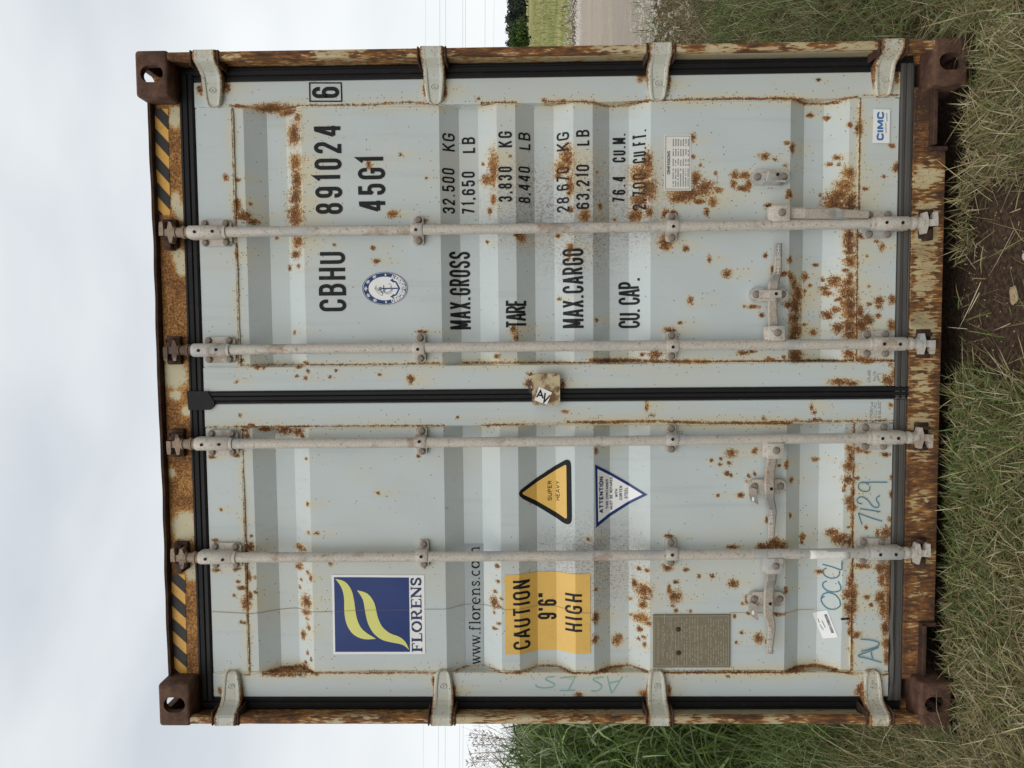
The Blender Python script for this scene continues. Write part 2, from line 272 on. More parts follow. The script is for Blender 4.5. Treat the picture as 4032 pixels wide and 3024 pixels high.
paint_mat('channel_paint', (.29, .285, .225), (.30, .26, .17), base_rust=.36, stretch=(1, 1, .25), scale=40, amp=.8, halo=.7)  # real rust, kept darker to put the recess's shade into the colour
paint_mat('sill_paint', (.215, .195, .135), (.15, .11, .065), base_rust=.45, stretch=(1, 1, .24), scale=36, amp=.8, streak=.8, halo=.8, dark=.34)
def rusty_iron(name, k=1.0):
    b = NB(name); n = b.noise(26, 6, .62); f = b.noise(220, 4, .7)
    col = b.ramp(b.math('ADD', b.math('MULTIPLY', n, .6), b.math('MULTIPLY', f, .4)),
                 [(.34, tuple(v*k for v in (.028, .016, .012))), (.50, tuple(v*k for v in (.075, .036, .022))), (.64, tuple(v*k for v in (.14, .070, .040))), (.8, tuple(v*k for v in (.22, .13, .08)))])
    b.bump(b.math('ADD', f, n), .6, .003); return b.fin(col, .82)
rusty_iron('rusty_iron', 1.25); rusty_iron('dark_rust', .7)
def galv(name, c1, c2, c3, amt=.5):
    b = NB(name); n = b.noise(9, 5, .6, (1, 1, .5)); f = b.noise(260, 4, .75, (1, 1, .7))
    col = b.mix(b.step(f, .40, .68), c1, c2)
    col = b.mix(b.math('MULTIPLY', b.step(n, .52, .64), amt), col, c3)
    col = b.mix(b.math('MULTIPLY', b.step(b.noise(60, 5, .7), .56, .68), .62), col, (.17, .125, .09)); col = b.mix(b.math('MULTIPLY', b.step(b.noise(6, 5, .7, loc=(2, 5, 9)), .56, .66), .5), col, (.25, .135, .065))
    b.bump(f, .25, .001); return b.fin(col, .62, .15)
galv('galvanised', (.60, .55, .475), (.42, .375, .32), (.40, .41, .41), .8)
galv('handle_steel', (.48, .42, .345), (.29, .25, .205), (.22, .22, .22), .7)
galv('rusty_cam', (.34, .26, .19), (.20, .13, .085), (.085, .045, .028), .9)
galv('bolt_steel', (.30, .26, .22), (.20, .165, .135), (.11, .07, .05), .8)
def simple(name, c, rough=.6, var=.12, scale=40, spec=.4, wear=0.0, wearc=(.3, .25, .2), bump=0.0, stretch=(1, 1, 1)):
    b = NB(name); n = b.noise(scale, 4, .6, stretch)
    col = b.mix(n, tuple(v*(1-var) for v in c), tuple(min(1, v*(1+var)) for v in c))
    if wear: col = b.mix(b.math('MULTIPLY', b.step(b.noise(scale*3, 5, .7), .56, .66), wear), col, wearc)
    if bump: b.bump(n, bump, .002)
    return b.fin(col, rough, 0, spec)
simple('rubber', (.011, .0105, .011), .6, .35, 12, .25, .35, (.036, .033, .031), stretch=(1, 1, .3))
simple('rubber_worn', (.078, .072, .064), .6, .4, 14, .35, .35, (.085, .08, .075), stretch=(.3, 1, 1))
simple('black_paint', (.010, .010, .011), .6, .3, 30, .2, .16, (.09, .085, .08))
b = NB('worn_black'); edge = b.noise(75, 6, .68, (1, 1, 1), .25); gran = b.noise(75*3.6, 2, .5, loc=(9, 5, 1)); fine = b.noise(165, 4, .65, loc=(3, 1, 2))
val = b.math('ADD', b.math('MULTIPLY', b.attr('rust'), 1.05), b.math('ADD', b.math('MULTIPLY', b.math('SUBTRACT', edge, .5), .95*1.5), b.math('MULTIPLY', b.math('SUBTRACT', gran, .5), .95*1.5)))
mask = b.math('MULTIPLY', b.step(val, .62, .85), b.step(b.attr('rust'), .05, .2))
col = b.mix(b.step(b.noise(110, 5, .75), .60, .72, 0, .55), (.012, .012, .013), (.20, .21, .21))
b.fin(b.mix(b.math('MULTIPLY', mask, .55), col, rust_colour(b, fine, val)), .6, 0, .25)
simple('dark_void', (.01, .01, .01), .9)
simple('white_vinyl', (.82, .82, .80), .45, .06, 20)
simple('paper', (.72, .70, .64), .6, .08, 20, .3, .3, (.52, .47, .38))
simple('blue_vinyl', (.006, .028, .150), .4, .14, 9)
simple('navy_print', (.014, .030, .095), .45, .1)
simple('emblem_blue', (.010, .045, .150), .4, .1)
simple('print_blue', (.055, .17, .40), .45, .1)
simple('yellow_print', (.70, .69, .20), .45, .06, 12)
simple('caution_yellow', (.74, .46, .11), .45, .10, 14, .4, .22, (.40, .25, .08))
simple('hazard_yellow', (.70, .38, .07), .5, .22, 24, .4, .45, (.36, .17, .04))
simple('hazard_black', (.030, .029, .027), .55, .3, 30, .3, .3, (.10, .06, .03))
simple('film_grey', (.36, .40, .40), .35, .06)
simple('chalk_blue', (.060, .20, .27), .8, .3, 300)
simple('chalk_green', (.25, .44, .38), .8, .25, 300)
simple('grey_print', (.16, .17, .17), .6, .3, 200)
simple('plate_print', (.40, .36, .27), .6, .3, 200)
simple('plate_steel', (.205, .175, .115), .5, .28, 60, .5, .55, (.075, .045, .025), .2)
simple('crack_line', (.24, .17, .10), .8, .3, 60)
simple('scale_and_highlight', (.74, .73, .68), .7, .1, 30, .3, .7, (.40, .38, .34))  # pale scale on a bar; also painted highlights on the handle lettering
simple('wire_steel', (.10, .075, .055), .6)
b = NB('lock_plate'); n = b.noise(30, 5, .6); r = b.step(b.noise(19, 5, .65, loc=(4.3, 2, 1.2)), .42, .60)
b.fin(b.mix(r, b.mix(n, (.55, .48, .33), (.48, .37, .19)), b.mix(b.noise(90, 4), (.06, .03, .015), (.25, .12, .04))), .6)

def leaf_mat(name, trans=.25):
    b = NB(name); c = b.attr('col', 'Color')
    b.fin(c, .55, 0, .25)
    tr = b.t.nodes.new('ShaderNodeBsdfTranslucent'); mx = b.t.nodes.new('ShaderNodeMixShader'); mx.inputs[0].default_value = trans
    b.t.links.new(c, tr.inputs[0]); b.t.links.new(b.p.outputs[0], mx.inputs[1]); b.t.links.new(tr.outputs[0], mx.inputs[2])
    b.t.links.new(mx.outputs[0], b.o.inputs[0]); return b.m
leaf_mat('grass_blades', .30); leaf_mat('leaves', .2)
simple('bark', (.10, .085, .07), .9, .3, 60)
simple('twig', (.085, .075, .065), .9, .3, 60)
simple('seed', (.36, .29, .25), .9, .3, 60)
simple('wire_grey', (.36, .38, .40), .6)
b = NB('soil'); n1 = b.noise(1.3, 5, .6); n2 = b.noise(60, 6, .72); n3 = b.noise(9, 4, .6)
far = b.step(b.math('ABSOLUTE', b.t.nodes.new('ShaderNodeSeparateXYZ').outputs[1]), 20.0, 26.0)
_sx = [q for q in b.t.nodes if q.bl_idname == 'ShaderNodeSeparateXYZ'][0]; b.t.links.new(b.tc.outputs['Object'], _sx.inputs[0])
near = b.mix(b.step(n2, .42, .64), (.058, .036, .025), (.125, .082, .056))
near = b.mix(b.step(n3, .55, .7, 0, .4), near, (.12, .085, .05))
field = b.mix(b.step(b.noise(.35, 4, .6, (1, .25, 1)), .35, .65), (.22, .235, .07), (.38, .34, .16))
col = b.mix(far, near, field); b.bump(b.math('ADD', n2, n3), .9, .02); b.fin(col, .95, 0, .1)
b = NB('gravel'); n1 = b.noise(.8, 4, .6, (.12, 1, 1)); n2 = b.noise(45, 5, .75); v = b.voro(28)
col = b.mix(b.step(n1, .42, .58), (.62, .52, .40), (.54, .465, .37)); col = b.mix(b.step(n2, .40, .66), b.mix(.5, col, (.24, .20, .17)), col)
col = b.mix(b.math('MULTIPLY', b.step(v.outputs['Distance'], .28, .10), .5), col, (.60, .57, .53))
col = b.mix(b.step(b.noise(7, 5, .7, (.5, 1, 1)), .45, .62, 0, .4), col, (.36, .30, .24)); b.bump(n2, 1.0, .03); b.fin(col, .95, 0, .15)
simple('pale_stone', (.50, .46, .41), .85, .3, 25, .2, .3, (.30, .25, .2), .4)
simple('road_stone', (.60, .55, .50), .85, .35, 25, .2, .35, (.36, .30, .26), .4)
simple('tan_stone', (.40, .29, .18), .85, .3, 30, .2, .4, (.2, .13, .08), .5)

# ------------------------------------------------------------------ object helpers
def link(o, parent=None, **props):
    COL.objects.link(o)
    if parent is not None: o.parent = parent
    for k, v in props.items(): o[k] = v
    return o
def mesh_obj(name, verts, faces, mat, parent=None, smooth=False, rustmap=None, **props):
    me = bpy.data.meshes.new(name)
    v = np.asarray(verts, dtype=float)
    me.from_pydata(v.tolist(), [], [list(map(int, f)) for f in faces]); me.update()
    if mat: me.materials.append(MATS[mat])
    if smooth: me.polygons.foreach_set('use_smooth', [True]*len(me.polygons))
    if rustmap is not None: put_attrs(me, *rustmap(v[:, 0], v[:, 2]))
    return link(bpy.data.objects.new(name, me), parent, **props)
def put_attrs(me, rust, stain, grime):
    for n, a in (('rust', rust), ('stain', stain), ('grime', grime)):
        at = me.attributes.new(n, 'FLOAT', 'POINT'); at.data.foreach_set('value', np.asarray(a, np.float32))
def bm_obj(name, bm, mat, parent=None, smooth=None, rustmap=None, **props):
    me = bpy.data.meshes.new(name); bmesh.ops.recalc_face_normals(bm, faces=bm.faces[:]); bm.to_mesh(me); bm.free()
    if mat: me.materials.append(MATS[mat])
    if smooth is not None:
        me.polygons.foreach_set('use_smooth', [True]*len(me.polygons)); me.set_sharp_from_angle(angle=math.radians(smooth))
    if rustmap is not None:
        c = np.array([q.co[:] for q in me.vertices]); put_attrs(me, *rustmap(c[:, 0], c[:, 2]))
    return link(bpy.data.objects.new(name, me), parent, **props)
def box(bm, x0, x1, y0, y1, z0, z1, bev=0.0, seg=2, rot=None):
    r = bmesh.ops.create_cube(bm, size=1.0); vs = r['verts']
    for v in vs: v.co = Vector(((x0+x1)/2+v.co.x*(x1-x0), (y0+y1)/2+v.co.y*(y1-y0), (z0+z1)/2+v.co.z*(z1-z0)))
    if bev:
        es = list({e for v in vs for e in v.link_edges}); n = bmesh.ops.bevel(bm, geom=es, offset=bev, segments=seg, affect='EDGES', profile=.5); vs = [v for v in n['verts']]+[v for v in vs if v.is_valid]
    if rot is not None:
        c = Vector(((x0+x1)/2, (y0+y1)/2, (z0+z1)/2)); bmesh.ops.rotate(bm, verts=list(set(vs)), cent=c, matrix=rot)
    return vs
def cyl(bm, p, q, r0, r1=None, seg=14, caps=True):
    p, q = Vector(p), Vector(q); r1 = r0 if r1 is None else r1; d = q-p
    m = Matrix.Translation((p+q)/2) @ d.to_track_quat('Z', 'Y').to_matrix().to_4x4()
    return bmesh.ops.create_cone(bm, cap_ends=caps, segments=seg, radius1=r0, radius2=r1, depth=d.length, matrix=m)['verts']
def prism(bm, poly, y0, y1):                 # outline in (x,z) extruded in depth
    a = [bm.verts.new((x, y0, z)) for x, z in poly]; c = [bm.verts.new((x, y1, z)) for x, z in poly]; n = len(poly)
    bm.faces.new(a); bm.faces.new(c[::-1])
    for i in range(n): bm.faces.new((a[i], a[(i+1) % n], c[(i+1) % n], c[i]))
    return a+c
def bevel_all(bm, off, seg=2, ang=30):
    es = [e for e in bm.edges if len(e.link_faces) == 2 and e.calc_face_angle(0) > math.radians(ang)]
    bmesh.ops.bevel(bm, geom=es, offset=off, segments=seg, affect='EDGES', profile=.5, clamp_overlap=True)
def stadium(cx, cz, hx, hz, n=8):
    r = min(hx, hz); pts = []
    for k in range(4*n):
        a = 2*math.pi*k/(4*n)+1e-4; c, s = math.cos(a), math.sin(a)
        pts.append((cx+(hx-r)*np.sign(c)+r*c, cz+(hz-r)*np.sign(s)+r*s))
    return pts
def lin(a, b, res): return np.linspace(a, b, max(2, int(abs(b-a)/res)+2))
def plate(name, x0, x1, z0, z1, yf, th, mat, parent, res=.006, cham=.003, rustmap=fields, wobble=0.0):
    xs = np.concatenate([[x0], lin(x0+cham, x1-cham, res), [x1]]); zs = np.concatenate([[z0], lin(z0+cham, z1-cham, res), [z1]])
    X, Z = np.meshgrid(xs, zs); Yv = np.full_like(X, yf); Yv[0, :] += cham; Yv[-1, :] += cham; Yv[:, 0] += cham; Yv[:, -1] += cham
    if wobble: Yv += wobble*np.sin(X*9+1)*np.sin(Z*5)
    nz, nx = X.shape; idx = np.arange(nz*nx).reshape(nz, nx)
    v = np.stack([X, Yv, Z], -1).reshape(-1, 3)
    f = np.stack([idx[:-1, :-1], idx[:-1, 1:], idx[1:, 1:], idx[1:, :-1]], -1).reshape(-1, 4).tolist()
    loop = list(idx[0, :])+list(idx[1:, -1])+list(idx[-1, -2::-1])+list(idx[-2:0:-1, 0]); n0 = len(v)
    back = v[loop].copy(); back[:, 1] = yf+th; v = np.concatenate([v, back]); n = len(loop)
    for i in range(n): f.append([loop[(i+1) % n], loop[i], n0+i, n0+(i+1) % n])
    f.append([n0+i for i in range(n)])
    return mesh_obj(name, v, f, mat, parent, rustmap=rustmap)
def tube(name, pts, r, mat, parent=None, seg=8, smooth=True, rustmap=None, **props):
    pts = [Vector(p) for p in pts]; rr = r if isinstance(r, (list, tuple)) else [r]*len(pts)
    vs, fs = [], []
    for i, p in enumerate(pts):
        t = (pts[min(i+1, len(pts)-1)]-pts[max(i-1, 0)]).normalized()
        if i == 0: wv_ = t.cross(Vector((0, 1, 0)) if abs(t.y) < .9 else Vector((1, 0, 0))).normalized()
        wv_ = (wv_-t*wv_.dot(t)).normalized(); uv_ = t.cross(wv_)
        for k in range(seg):
            a = 2*math.pi*k/seg; vs.append(p+(wv_*math.cos(a)+uv_*math.sin(a))*rr[i])
    for i in range(len(pts)-1):
        for k in range(seg): fs.append((i*seg+k, i*seg+(k+1) % seg, (i+1)*seg+(k+1) % seg, (i+1)*seg+k))
    fs.append(tuple(range(seg))[::-1]); fs.append(tuple((len(pts)-1)*seg+k for k in range(seg)))
    return mesh_obj(name, [tuple(v) for v in vs], fs, mat, parent, smooth, rustmap, **props)
def extrude(name, prof, axis, a, b, mat, parent, res=None, closed=False, rustmap=None, smooth=False, wob=None):
    """profile of (u, y) swept along 'z' (u = x) or along 'x' (u = z)"""
    st = lin(a, b, res) if res else np.array([a, b]); n = len(prof); vs = []; fs = []
    for j, s in enumerate(st):
        for i, (u, y) in enumerate(prof):
            du = wob(s, i) if wob else 0
            vs.append((u+du, y, s) if axis == 'z' else (s, y, u+du))
    m = n if closed else n-1
    for j in range(len(st)-1):
        for i in range(m): fs.append((j*n+i, j*n+(i+1) % n, (j+1)*n+(i+1) % n, (j+1)*n+i))
    fs.append(tuple(range(n))); fs.append(tuple((len(st)-1)*n+k for k in range(n))[::-1])
    return mesh_obj(name, vs, fs, mat, parent, smooth, rustmap)

# ------------------------------------------------------------------ lettering
def arc(cx, cy, rx, ry, a0, a1, n=7):
    return [(cx+rx*math.cos(math.radians(a0+(a1-a0)*k/n)), cy+ry*math.sin(math.radians(a0+(a1-a0)*k/n))) for k in range(n+1)]
def rr(x0, y0, x1, y1, rx=.5, ry=.2):
    rx = min(rx, (x1-x0)/2); ry = min(ry, (y1-y0)/2)
    return arc(x1-rx, y1-ry, rx, ry, 0, 90, 5)+arc(x0+rx, y1-ry, rx, ry, 90, 180, 5)+arc(x0+rx, y0+ry, rx, ry, 180, 270, 5)+arc(x1-rx, y0+ry, rx, ry, 270, 360, 5)
C_ = [(1, .70)]+arc(.5, .8, .5, .2, 0, 180)+arc(.5, .2, .5, .2, 180, 360)
G = {'O': (.42, [(rr(0, 0, 1, 1), 1)]), 'C': (.42, [(C_+[(1, .30)], 0)]), 'G': (.42, [(C_+[(1, .46), (.5, .46)], 0)]), 'U': (.42, [([(0, 1)]+arc(.5, .2, .5, .2, 180, 360)+[(1, 1)], 0)]),
 'B': (.42, [([(.6, .53), (0, .53), (0, 1), (.5, 1)]+arc(.55, .765, .4, .235, 90, -90), 0), ([(0, .53), (0, 0), (.5, 0)]+arc(.55, .265, .45, .265, -90, 90), 0)]),
 'D': (.42, [([(.45, 0), (0, 0), (0, 1), (.45, 1)]+arc(.5, .78, .5, .22, 90, 0)+arc(.5, .22, .5, .22, 0, -90), 0)]),
 'H': (.42, [([(0, -.06), (0, 1.06)], 0), ([(1, -.06), (1, 1.06)], 0), ([(0, .5), (1, .5)], 0)]), 'A': (.44, [([(-.06, -.04), (.45, 1.04)], 0), ([(1.06, -.04), (.55, 1.04)], 0), ([(.18, .27), (.82, .27)], 0)]),
 'E': (.36, [([(1, 1), (0, 1), (0, 0), (1, 0)], 0), ([(0, .52), (.85, .52)], 0)]), 'F': (.36, [([(1, 1), (0, 1), (0, 0)], 0), ([(0, .5), (.85, .5)], 0)]), 'I': (.0, [([(.5, -.06), (.5, 1.06)], 0)]),
 'K': (.42, [([(0, -.06), (0, 1.06)], 0), ([(1.02, 1.05), (.04, .40)], 0), ([(.34, .60), (1.06, -.05)], 0)]), 'L': (.36, [([(0, 1), (0, 0), (1, 0)], 0)]), 'M': (.58, [([(0, -.06), (0, 1.06)], 0), ([(1, -.06), (1, 1.06)], 0), ([(.04, 1.04), (.48, .12)], 0), ([(.96, 1.04), (.52, .12)], 0)]),
 'N': (.42, [([(0, -.06), (0, 1.06)], 0), ([(1, -.06), (1, 1.06)], 0), ([(.03, 1.02), (.97, -.02)], 0)]), 'P': (.40, [([(0, 0), (0, 1), (.5, 1)]+arc(.55, .74, .45, .26, 90, -90)+[(0, .48)], 0)]),
 'R': (.42, [([(0, 0), (0, 1), (.5, 1)]+arc(.52, .755, .46, .245, 90, -90)+[(0, .51)], 0), ([(.5, .51), (1, 0)], 0)]),
 'S': (.42, [([(1, .74)]+arc(.5, .8, .5, .2, 0, 180)+[(0, .70), (.12, .60), (.88, .42), (1, .32)]+arc(.5, .2, .5, .2, 0, -180)+[(0, .27)], 0)]), 'T': (.42, [([(-.12, 1), (1.12, 1)], 0), ([(.5, 1), (.5, -.06)], 0)]),
 'V': (.42, [([(-.04, 1.05), (.46, -.04)], 0), ([(1.04, 1.05), (.54, -.04)], 0)]), 'W': (.6, [([(0, 1.05), (.24, -.04)], 0), ([(.26, -.04), (.5, .95)], 0), ([(.5, .95), (.74, -.04)], 0), ([(.76, -.04), (1, 1.05)], 0)]), 'X': (.42, [([(-.03, -.05), (1.03, 1.05)], 0), ([(-.03, 1.05), (1.03, -.05)], 0)]), 'Y': (.42, [([(0, 1), (.5, .45), (1, 1)], 0), ([(.5, .45), (.5, 0)], 0)]),
 '0': (.40, [(rr(0, 0, 1, 1), 1)]), '1': (.14, [([(1, 0), (1, 1), (0, .86)], 0)]), '2': (.40, [([(0, .72)]+arc(.5, .8, .5, .2, 180, 0)+[(1, .66), (0, .04), (0, 0), (1, 0)], 0)]),
 '3': (.40, [([(0, .74)]+arc(.5, .8, .5, .2, 180, 0)+[(.95, .62), (.75, .53), (.4, .53)], 0), ([(.75, .53), (1, .42)]+arc(.5, .2, .5, .2, 0, -180)+[(0, .28)], 0)]),
 '4': (.46, [([(.78, -.06), (.78, 1.06)], 0), ([(.66, 1.03), (-.02, .24)], 0), ([(-.1, .24), (1.08, .24)], 0)]), '5': (.40, [([(.95, 1), (.06, 1), (.03, .54)]+arc(.5, .45, .5, .16, 150, 0)+arc(.5, .2, .5, .2, 0, -180)+[(0, .27)], 0)]),
 '6': (.40, [(rr(0, 0, 1, .58), 1), ([(0, .3)]+arc(.5, .8, .5, .2, 180, 0)+[(1, .74)], 0)]), '7': (.40, [([(0, 1), (1, 1), (.4, 0)], 0)]),
 '8': (.40, [(rr(.04, .52, .96, 1), 1), (rr(0, 0, 1, .52), 1)]), '9': (.40, [(rr(0, .42, 1, 1), 1), ([(1, .7)]+arc(.5, .2, .5, .2, 0, -180)+[(0, .26)], 0)]),
 '.': (.07, [([(.5, -.06), (.5, .06)], 0)]), ',': (.0, [([(.55, .10), (.42, -.13)], 0)]), "'": (.0, [([(.5, .78), (.5, 1.04)], 0)]), '"': (.14, [([(0, .78), (0, 1.04)], 0), ([(1, .78), (1, 1.04)], 0)]), ' ': (.30, [])}
def ribbon(pts, t, closed=False):
    """flat stroke of half width t with mitred corners -> list of quads in the plane"""
    P = [np.array(p, float) for p in pts]; Q = [P[0]]
    for p in P[1:]:
        if np.hypot(*(p-Q[-1])) > 1e-6: Q.append(p)
    if closed and np.hypot(*(Q[0]-Q[-1])) < 1e-6: Q.pop()
    n = len(Q); Lp, Rp = [], []
    for i in range(n):
        a = Q[i-1] if (i > 0 or closed) else None; c = Q[(i+1) % n] if (i < n-1 or closed) else None
        d1 = (Q[i]-a)/np.hypot(*(Q[i]-a)) if a is not None else None; d2 = (c-Q[i])/np.hypot(*(c-Q[i])) if c is not None else None
        if d1 is None: d1 = d2
        if d2 is None: d2 = d1
        n1 = np.array([-d1[1], d1[0]]); n2 = np.array([-d2[1], d2[0]]); m = n1+n2; k = np.dot(m, m)
        off = m*(2*t/k) if k > .25 else n1*t
        Lp.append(Q[i]+off); Rp.append(Q[i]-off)
    return [(Lp[i], Rp[i], Rp[(i+1) % n], Lp[(i+1) % n]) for i in range(n if closed else n-1)]
def skin_polys(name, polys, mat, parent, off=.0006, flatY=None, step_off=0.00004, **props):
    """polygons in (x, z) laid on the corrugated door skin (or on a flat plane)"""
    bm = bmesh.new()
    for k, pl in enumerate(polys):
        vs = [bm.verts.new((p[0], step_off*(k % 7), p[1])) for p in pl]
        try: bm.faces.new(vs)
        except ValueError: pass
    bmesh.ops.triangulate(bm, faces=[f for f in bm.faces if len(f.verts) > 4])
    if mat == 'worn_black':
        for _ in range(3):
            es = [e for e in bm.edges if e.calc_length() > .012]
            if es: bmesh.ops.subdivide_edges(bm, edges=es, cuts=1)
        bmesh.ops.triangulate(bm, faces=[f for f in bm.faces if len(f.verts) > 4])
    if flatY is None:
        for zc in CZ: bmesh.ops.bisect_plane(bm, geom=bm.verts[:]+bm.edges[:]+bm.faces[:], plane_co=(0, 0, zc), plane_no=(0, 0, 1))
        bmesh.ops.triangulate(bm, faces=bm.faces[:])
        for _ in range(4):
            es = [e for e in bm.edges if e.calc_length() > .035]
            if not es: break
            bmesh.ops.subdivide_edges(bm, edges=es, cuts=1); bmesh.ops.triangulate(bm, faces=[f for f in bm.faces if len(f.verts) > 3])
        for v in bm.verts: v.co.y = float(surf(v.co.z)+wave(v.co.x, v.co.z))-off-v.co.y-.0004
    else:
        for v in bm.verts: v.co.y = flatY-off-v.co.y
    for f in bm.faces:
        f.normal_update()
        if f.normal.y > 0: f.normal_flip()
    me = bpy.data.meshes.new(name); bm.to_mesh(me); bm.free(); me.materials.append(MATS[mat])
    if mat == 'worn_black':
        c = np.array([q.co[:] for q in me.vertices]); put_attrs(me, *fields(c[:, 0], c[:, 2]))
    return link(bpy.data.objects.new(name, me), parent, **props)
def text_polys(s, x0, x1, z0, z1, t=.12, gap=.12, wscale=1.0):
    h = z1-z0; th = t*h/2; W_ = x1-x0; n = len(s); ws = [G[c][0] for c in s]; out = []
    sp = [0 if c == ' ' else 1 for c in s]; fixed = sum(2*th if k else 0 for k in sp)
    g = gap*h; k = (W_-fixed-g*(n-1))/max(sum(ws), .01)
    if k < .55*h*wscale and sum(ws): k = .55*h*wscale; g = (W_-fixed-k*sum(ws))/max(n-1, 1)
    x = x0
    for c, w, on in zip(s, ws, sp):
        for pts, cl in G[c][1]:
            out += [[tuple(q) for q in quad] for quad in ribbon([(x+th+px*w*k, z0+th+py*(h-2*th)) for px, py in pts], th, cl)]
        x += w*k+(2*th if on else 0)+g
    return out
def lettering(s, px, mat, parent, t=.12, gap=.12, wscale=1.0, flatY=None, off=.0012, name='lettering'):
    xt, xb, ya, yb = px; h = hits if flatY is None else (lambda x, y: hit(x, y, flatY))
    a, c = h(xb, ya), h(xb, yb); d = h(xt, (ya+yb)/2); e = h(xb, (ya+yb)/2)
    return skin_polys(name, text_polys(s, a[0], c[0], e[2], d[2], t, gap, wscale), mat, parent, off, flatY)
def zt(o, x0, x1, y0, y1): return (o[0]+x0*K, o[0]+x1*K, o[1]+y0*K, o[1]+y1*K)
def strokes_px(name, strokes, o, hw, mat, parent, off=.0016, flatY=None, smooth=True):
    polys = []
    h = hits if flatY is None else (lambda x, y: hit(x, y, flatY))
    for st in strokes:
        p = [np.array(q, float) for q in st]
        if smooth and len(p) > 2:
            q = []
            for i in range(len(p)-1):
                p0, p1, p2, p3 = p[max(i-1, 0)], p[i], p[i+1], p[min(i+2, len(p)-1)]
                for t in (0, .25, .5, .75):
                    q.append(.5*((2*p1)+(-p0+p2)*t+(2*p0-5*p1+4*p2-p3)*t*t+(-p0+3*p1-3*p2+p3)*t**3))
            p = q+[p[-1]]
        w = [h(*zm(o, *q)) for q in p]
        polys += [[tuple(v) for v in quad] for quad in ribbon([(a[0], a[2]) for a in w], hw)]
    return skin_polys(name, polys, mat, parent, off, flatY)
def px_poly(o, pts, flatY=None):
    h = hits if flatY is None else (lambda x, y: hit(x, y, flatY))
    return [(lambda p: (p[0], p[2]))(h(*zm(o, *q))) for q in pts]

# ================================================================== shipping container
box_root = link(bpy.data.objects.new('shipping_container', None), label='pale grey high cube shipping container with rusty frame and closed double doors', category='shipping container')
WID, HGT, LEN = 1.219, 2.896, 12.19
# --- corner castings
def casting_mesh():
    def tmp(bm):
        me = bpy.data.meshes.new('tmp'); bm.to_mesh(me); bm.free(); o = bpy.data.objects.new('tmp', me); COL.objects.link(o); return o
    bm = bmesh.new(); box(bm, WID-.162, WID, 0, .178, HGT-.118, HGT, .013, 4); a = tmp(bm)
    cut = []
    bm = bmesh.new(); box(bm, WID-.162+.018, WID-.016, .026, .160, HGT-.118+.014, HGT-.024); cut.append(tmp(bm))
    cx, cz = WID-.082, HGT-.060
    bm = bmesh.new(); prism(bm, stadium(cx, cz, .029, .040), -.02, .05); cut.append(tmp(bm))
    bm = bmesh.new(); v = prism(bm, stadium(.089, cz, .040, .026), -.02, .05)
    for q in v: q.co = Vector((WID-.03+q.co.y, q.co.x, q.co.z))
    cut.append(tmp(bm))
    bm = bmesh.new(); v = prism(bm, stadium(cx, .089, .032, .062), -.02, .05)
    for q in v: q.co = Vector((q.co.x, q.co.z, HGT-.03+q.co.y))
    cut.append(tmp(bm))
    for c in cut:
        bmesh_fix(c.data); m = a.modifiers.new('b', 'BOOLEAN'); m.operation = 'DIFFERENCE'; m.object = c; m.solver = 'EXACT'
    me = bpy.data.meshes.new_from_object(a.evaluated_get(bpy.context.evaluated_depsgraph_get()))
    for o in [a]+cut: bpy.data.objects.remove(o, do_unlink=True)
    return me
def bmesh_fix(me):
    bm = bmesh.new(); bm.from_mesh(me); bmesh.ops.recalc_face_normals(bm, faces=bm.faces[:]); bm.to_mesh(me); bm.free()
cast = casting_mesh(); cast.materials.clear(); cast.materials.append(MATS['rusty_iron'])
for sx, top in ((1, 1), (-1, 1), (1, 0), (-1, 0)):
    for far in (0, 1):
        bm = bmesh.new(); bm.from_mesh(cast)
        for v in bm.verts:
            if sx < 0: v.co.x = -v.co.x
            if not top: v.co.z = HGT-v.co.z
            if far: v.co.y = LEN-v.co.y
        bm_obj('corner_casting', bm, 'rusty_iron', box_root, smooth=35)
# --- corner posts: a rounded outer flange and a stepped channel going back to the door
def vn1(t, f, seed): g = np.random.default_rng(seed).random(256); u = np.asarray(t)*f+40; k = np.floor(u).astype(int); w = u-k; w = w*w*(3-2*w); return g[k % 256]*(1-w)+g[(k+1) % 256]*w
for sx in (1, -1):
    fl = [(1.205, .20), (1.214, .16), (1.214, .014), (1.2115, .007), (1.206, .004), (1.192, .004), (1.187, .006), (1.184, .012), (1.184, .026), (1.188, .028), (1.205, .05)]
    w = .0 if sx > 0 else .010
    ch = [(1.188, .026), (1.1885, .034), (1.192+w*.3, .036), (1.192+w*.4, .044), (1.1885+w*.5, .046), (1.1885+w*.8, .060), (1.191+w, .062), (1.191+w, .0985), (1.165, .100), (1.165, .13), (1.21, .13), (1.21, .03)]
    def pr(x, z): return .34*(vn1(z, 5, 3+sx)-.5)+.30*(vn1(z, 17, 5+sx)-.5)+.10, x*0+.6, x*0
    def cr_(x, z):
        t = np.clip((z-.5)/2.2, 0, 1); return np.clip(.62*t-.20+.35*(vn1(z, 4, 9+sx)-.5)+.5*np.clip((.35-z)*4, 0, 1), -.3, .9), x*0+.3+.5*t, x*0
    po = extrude('corner_post', [(sx*u, y) for u, y in fl], 'z', .112, HGT-.112, 'post_paint', box_root, res=.012, closed=True, rustmap=pr)
    extrude('post_channel', [(sx*u, y) for u, y in ch], 'z', .113, HGT-.113, 'channel_paint', po, res=.012, closed=True, rustmap=cr_)
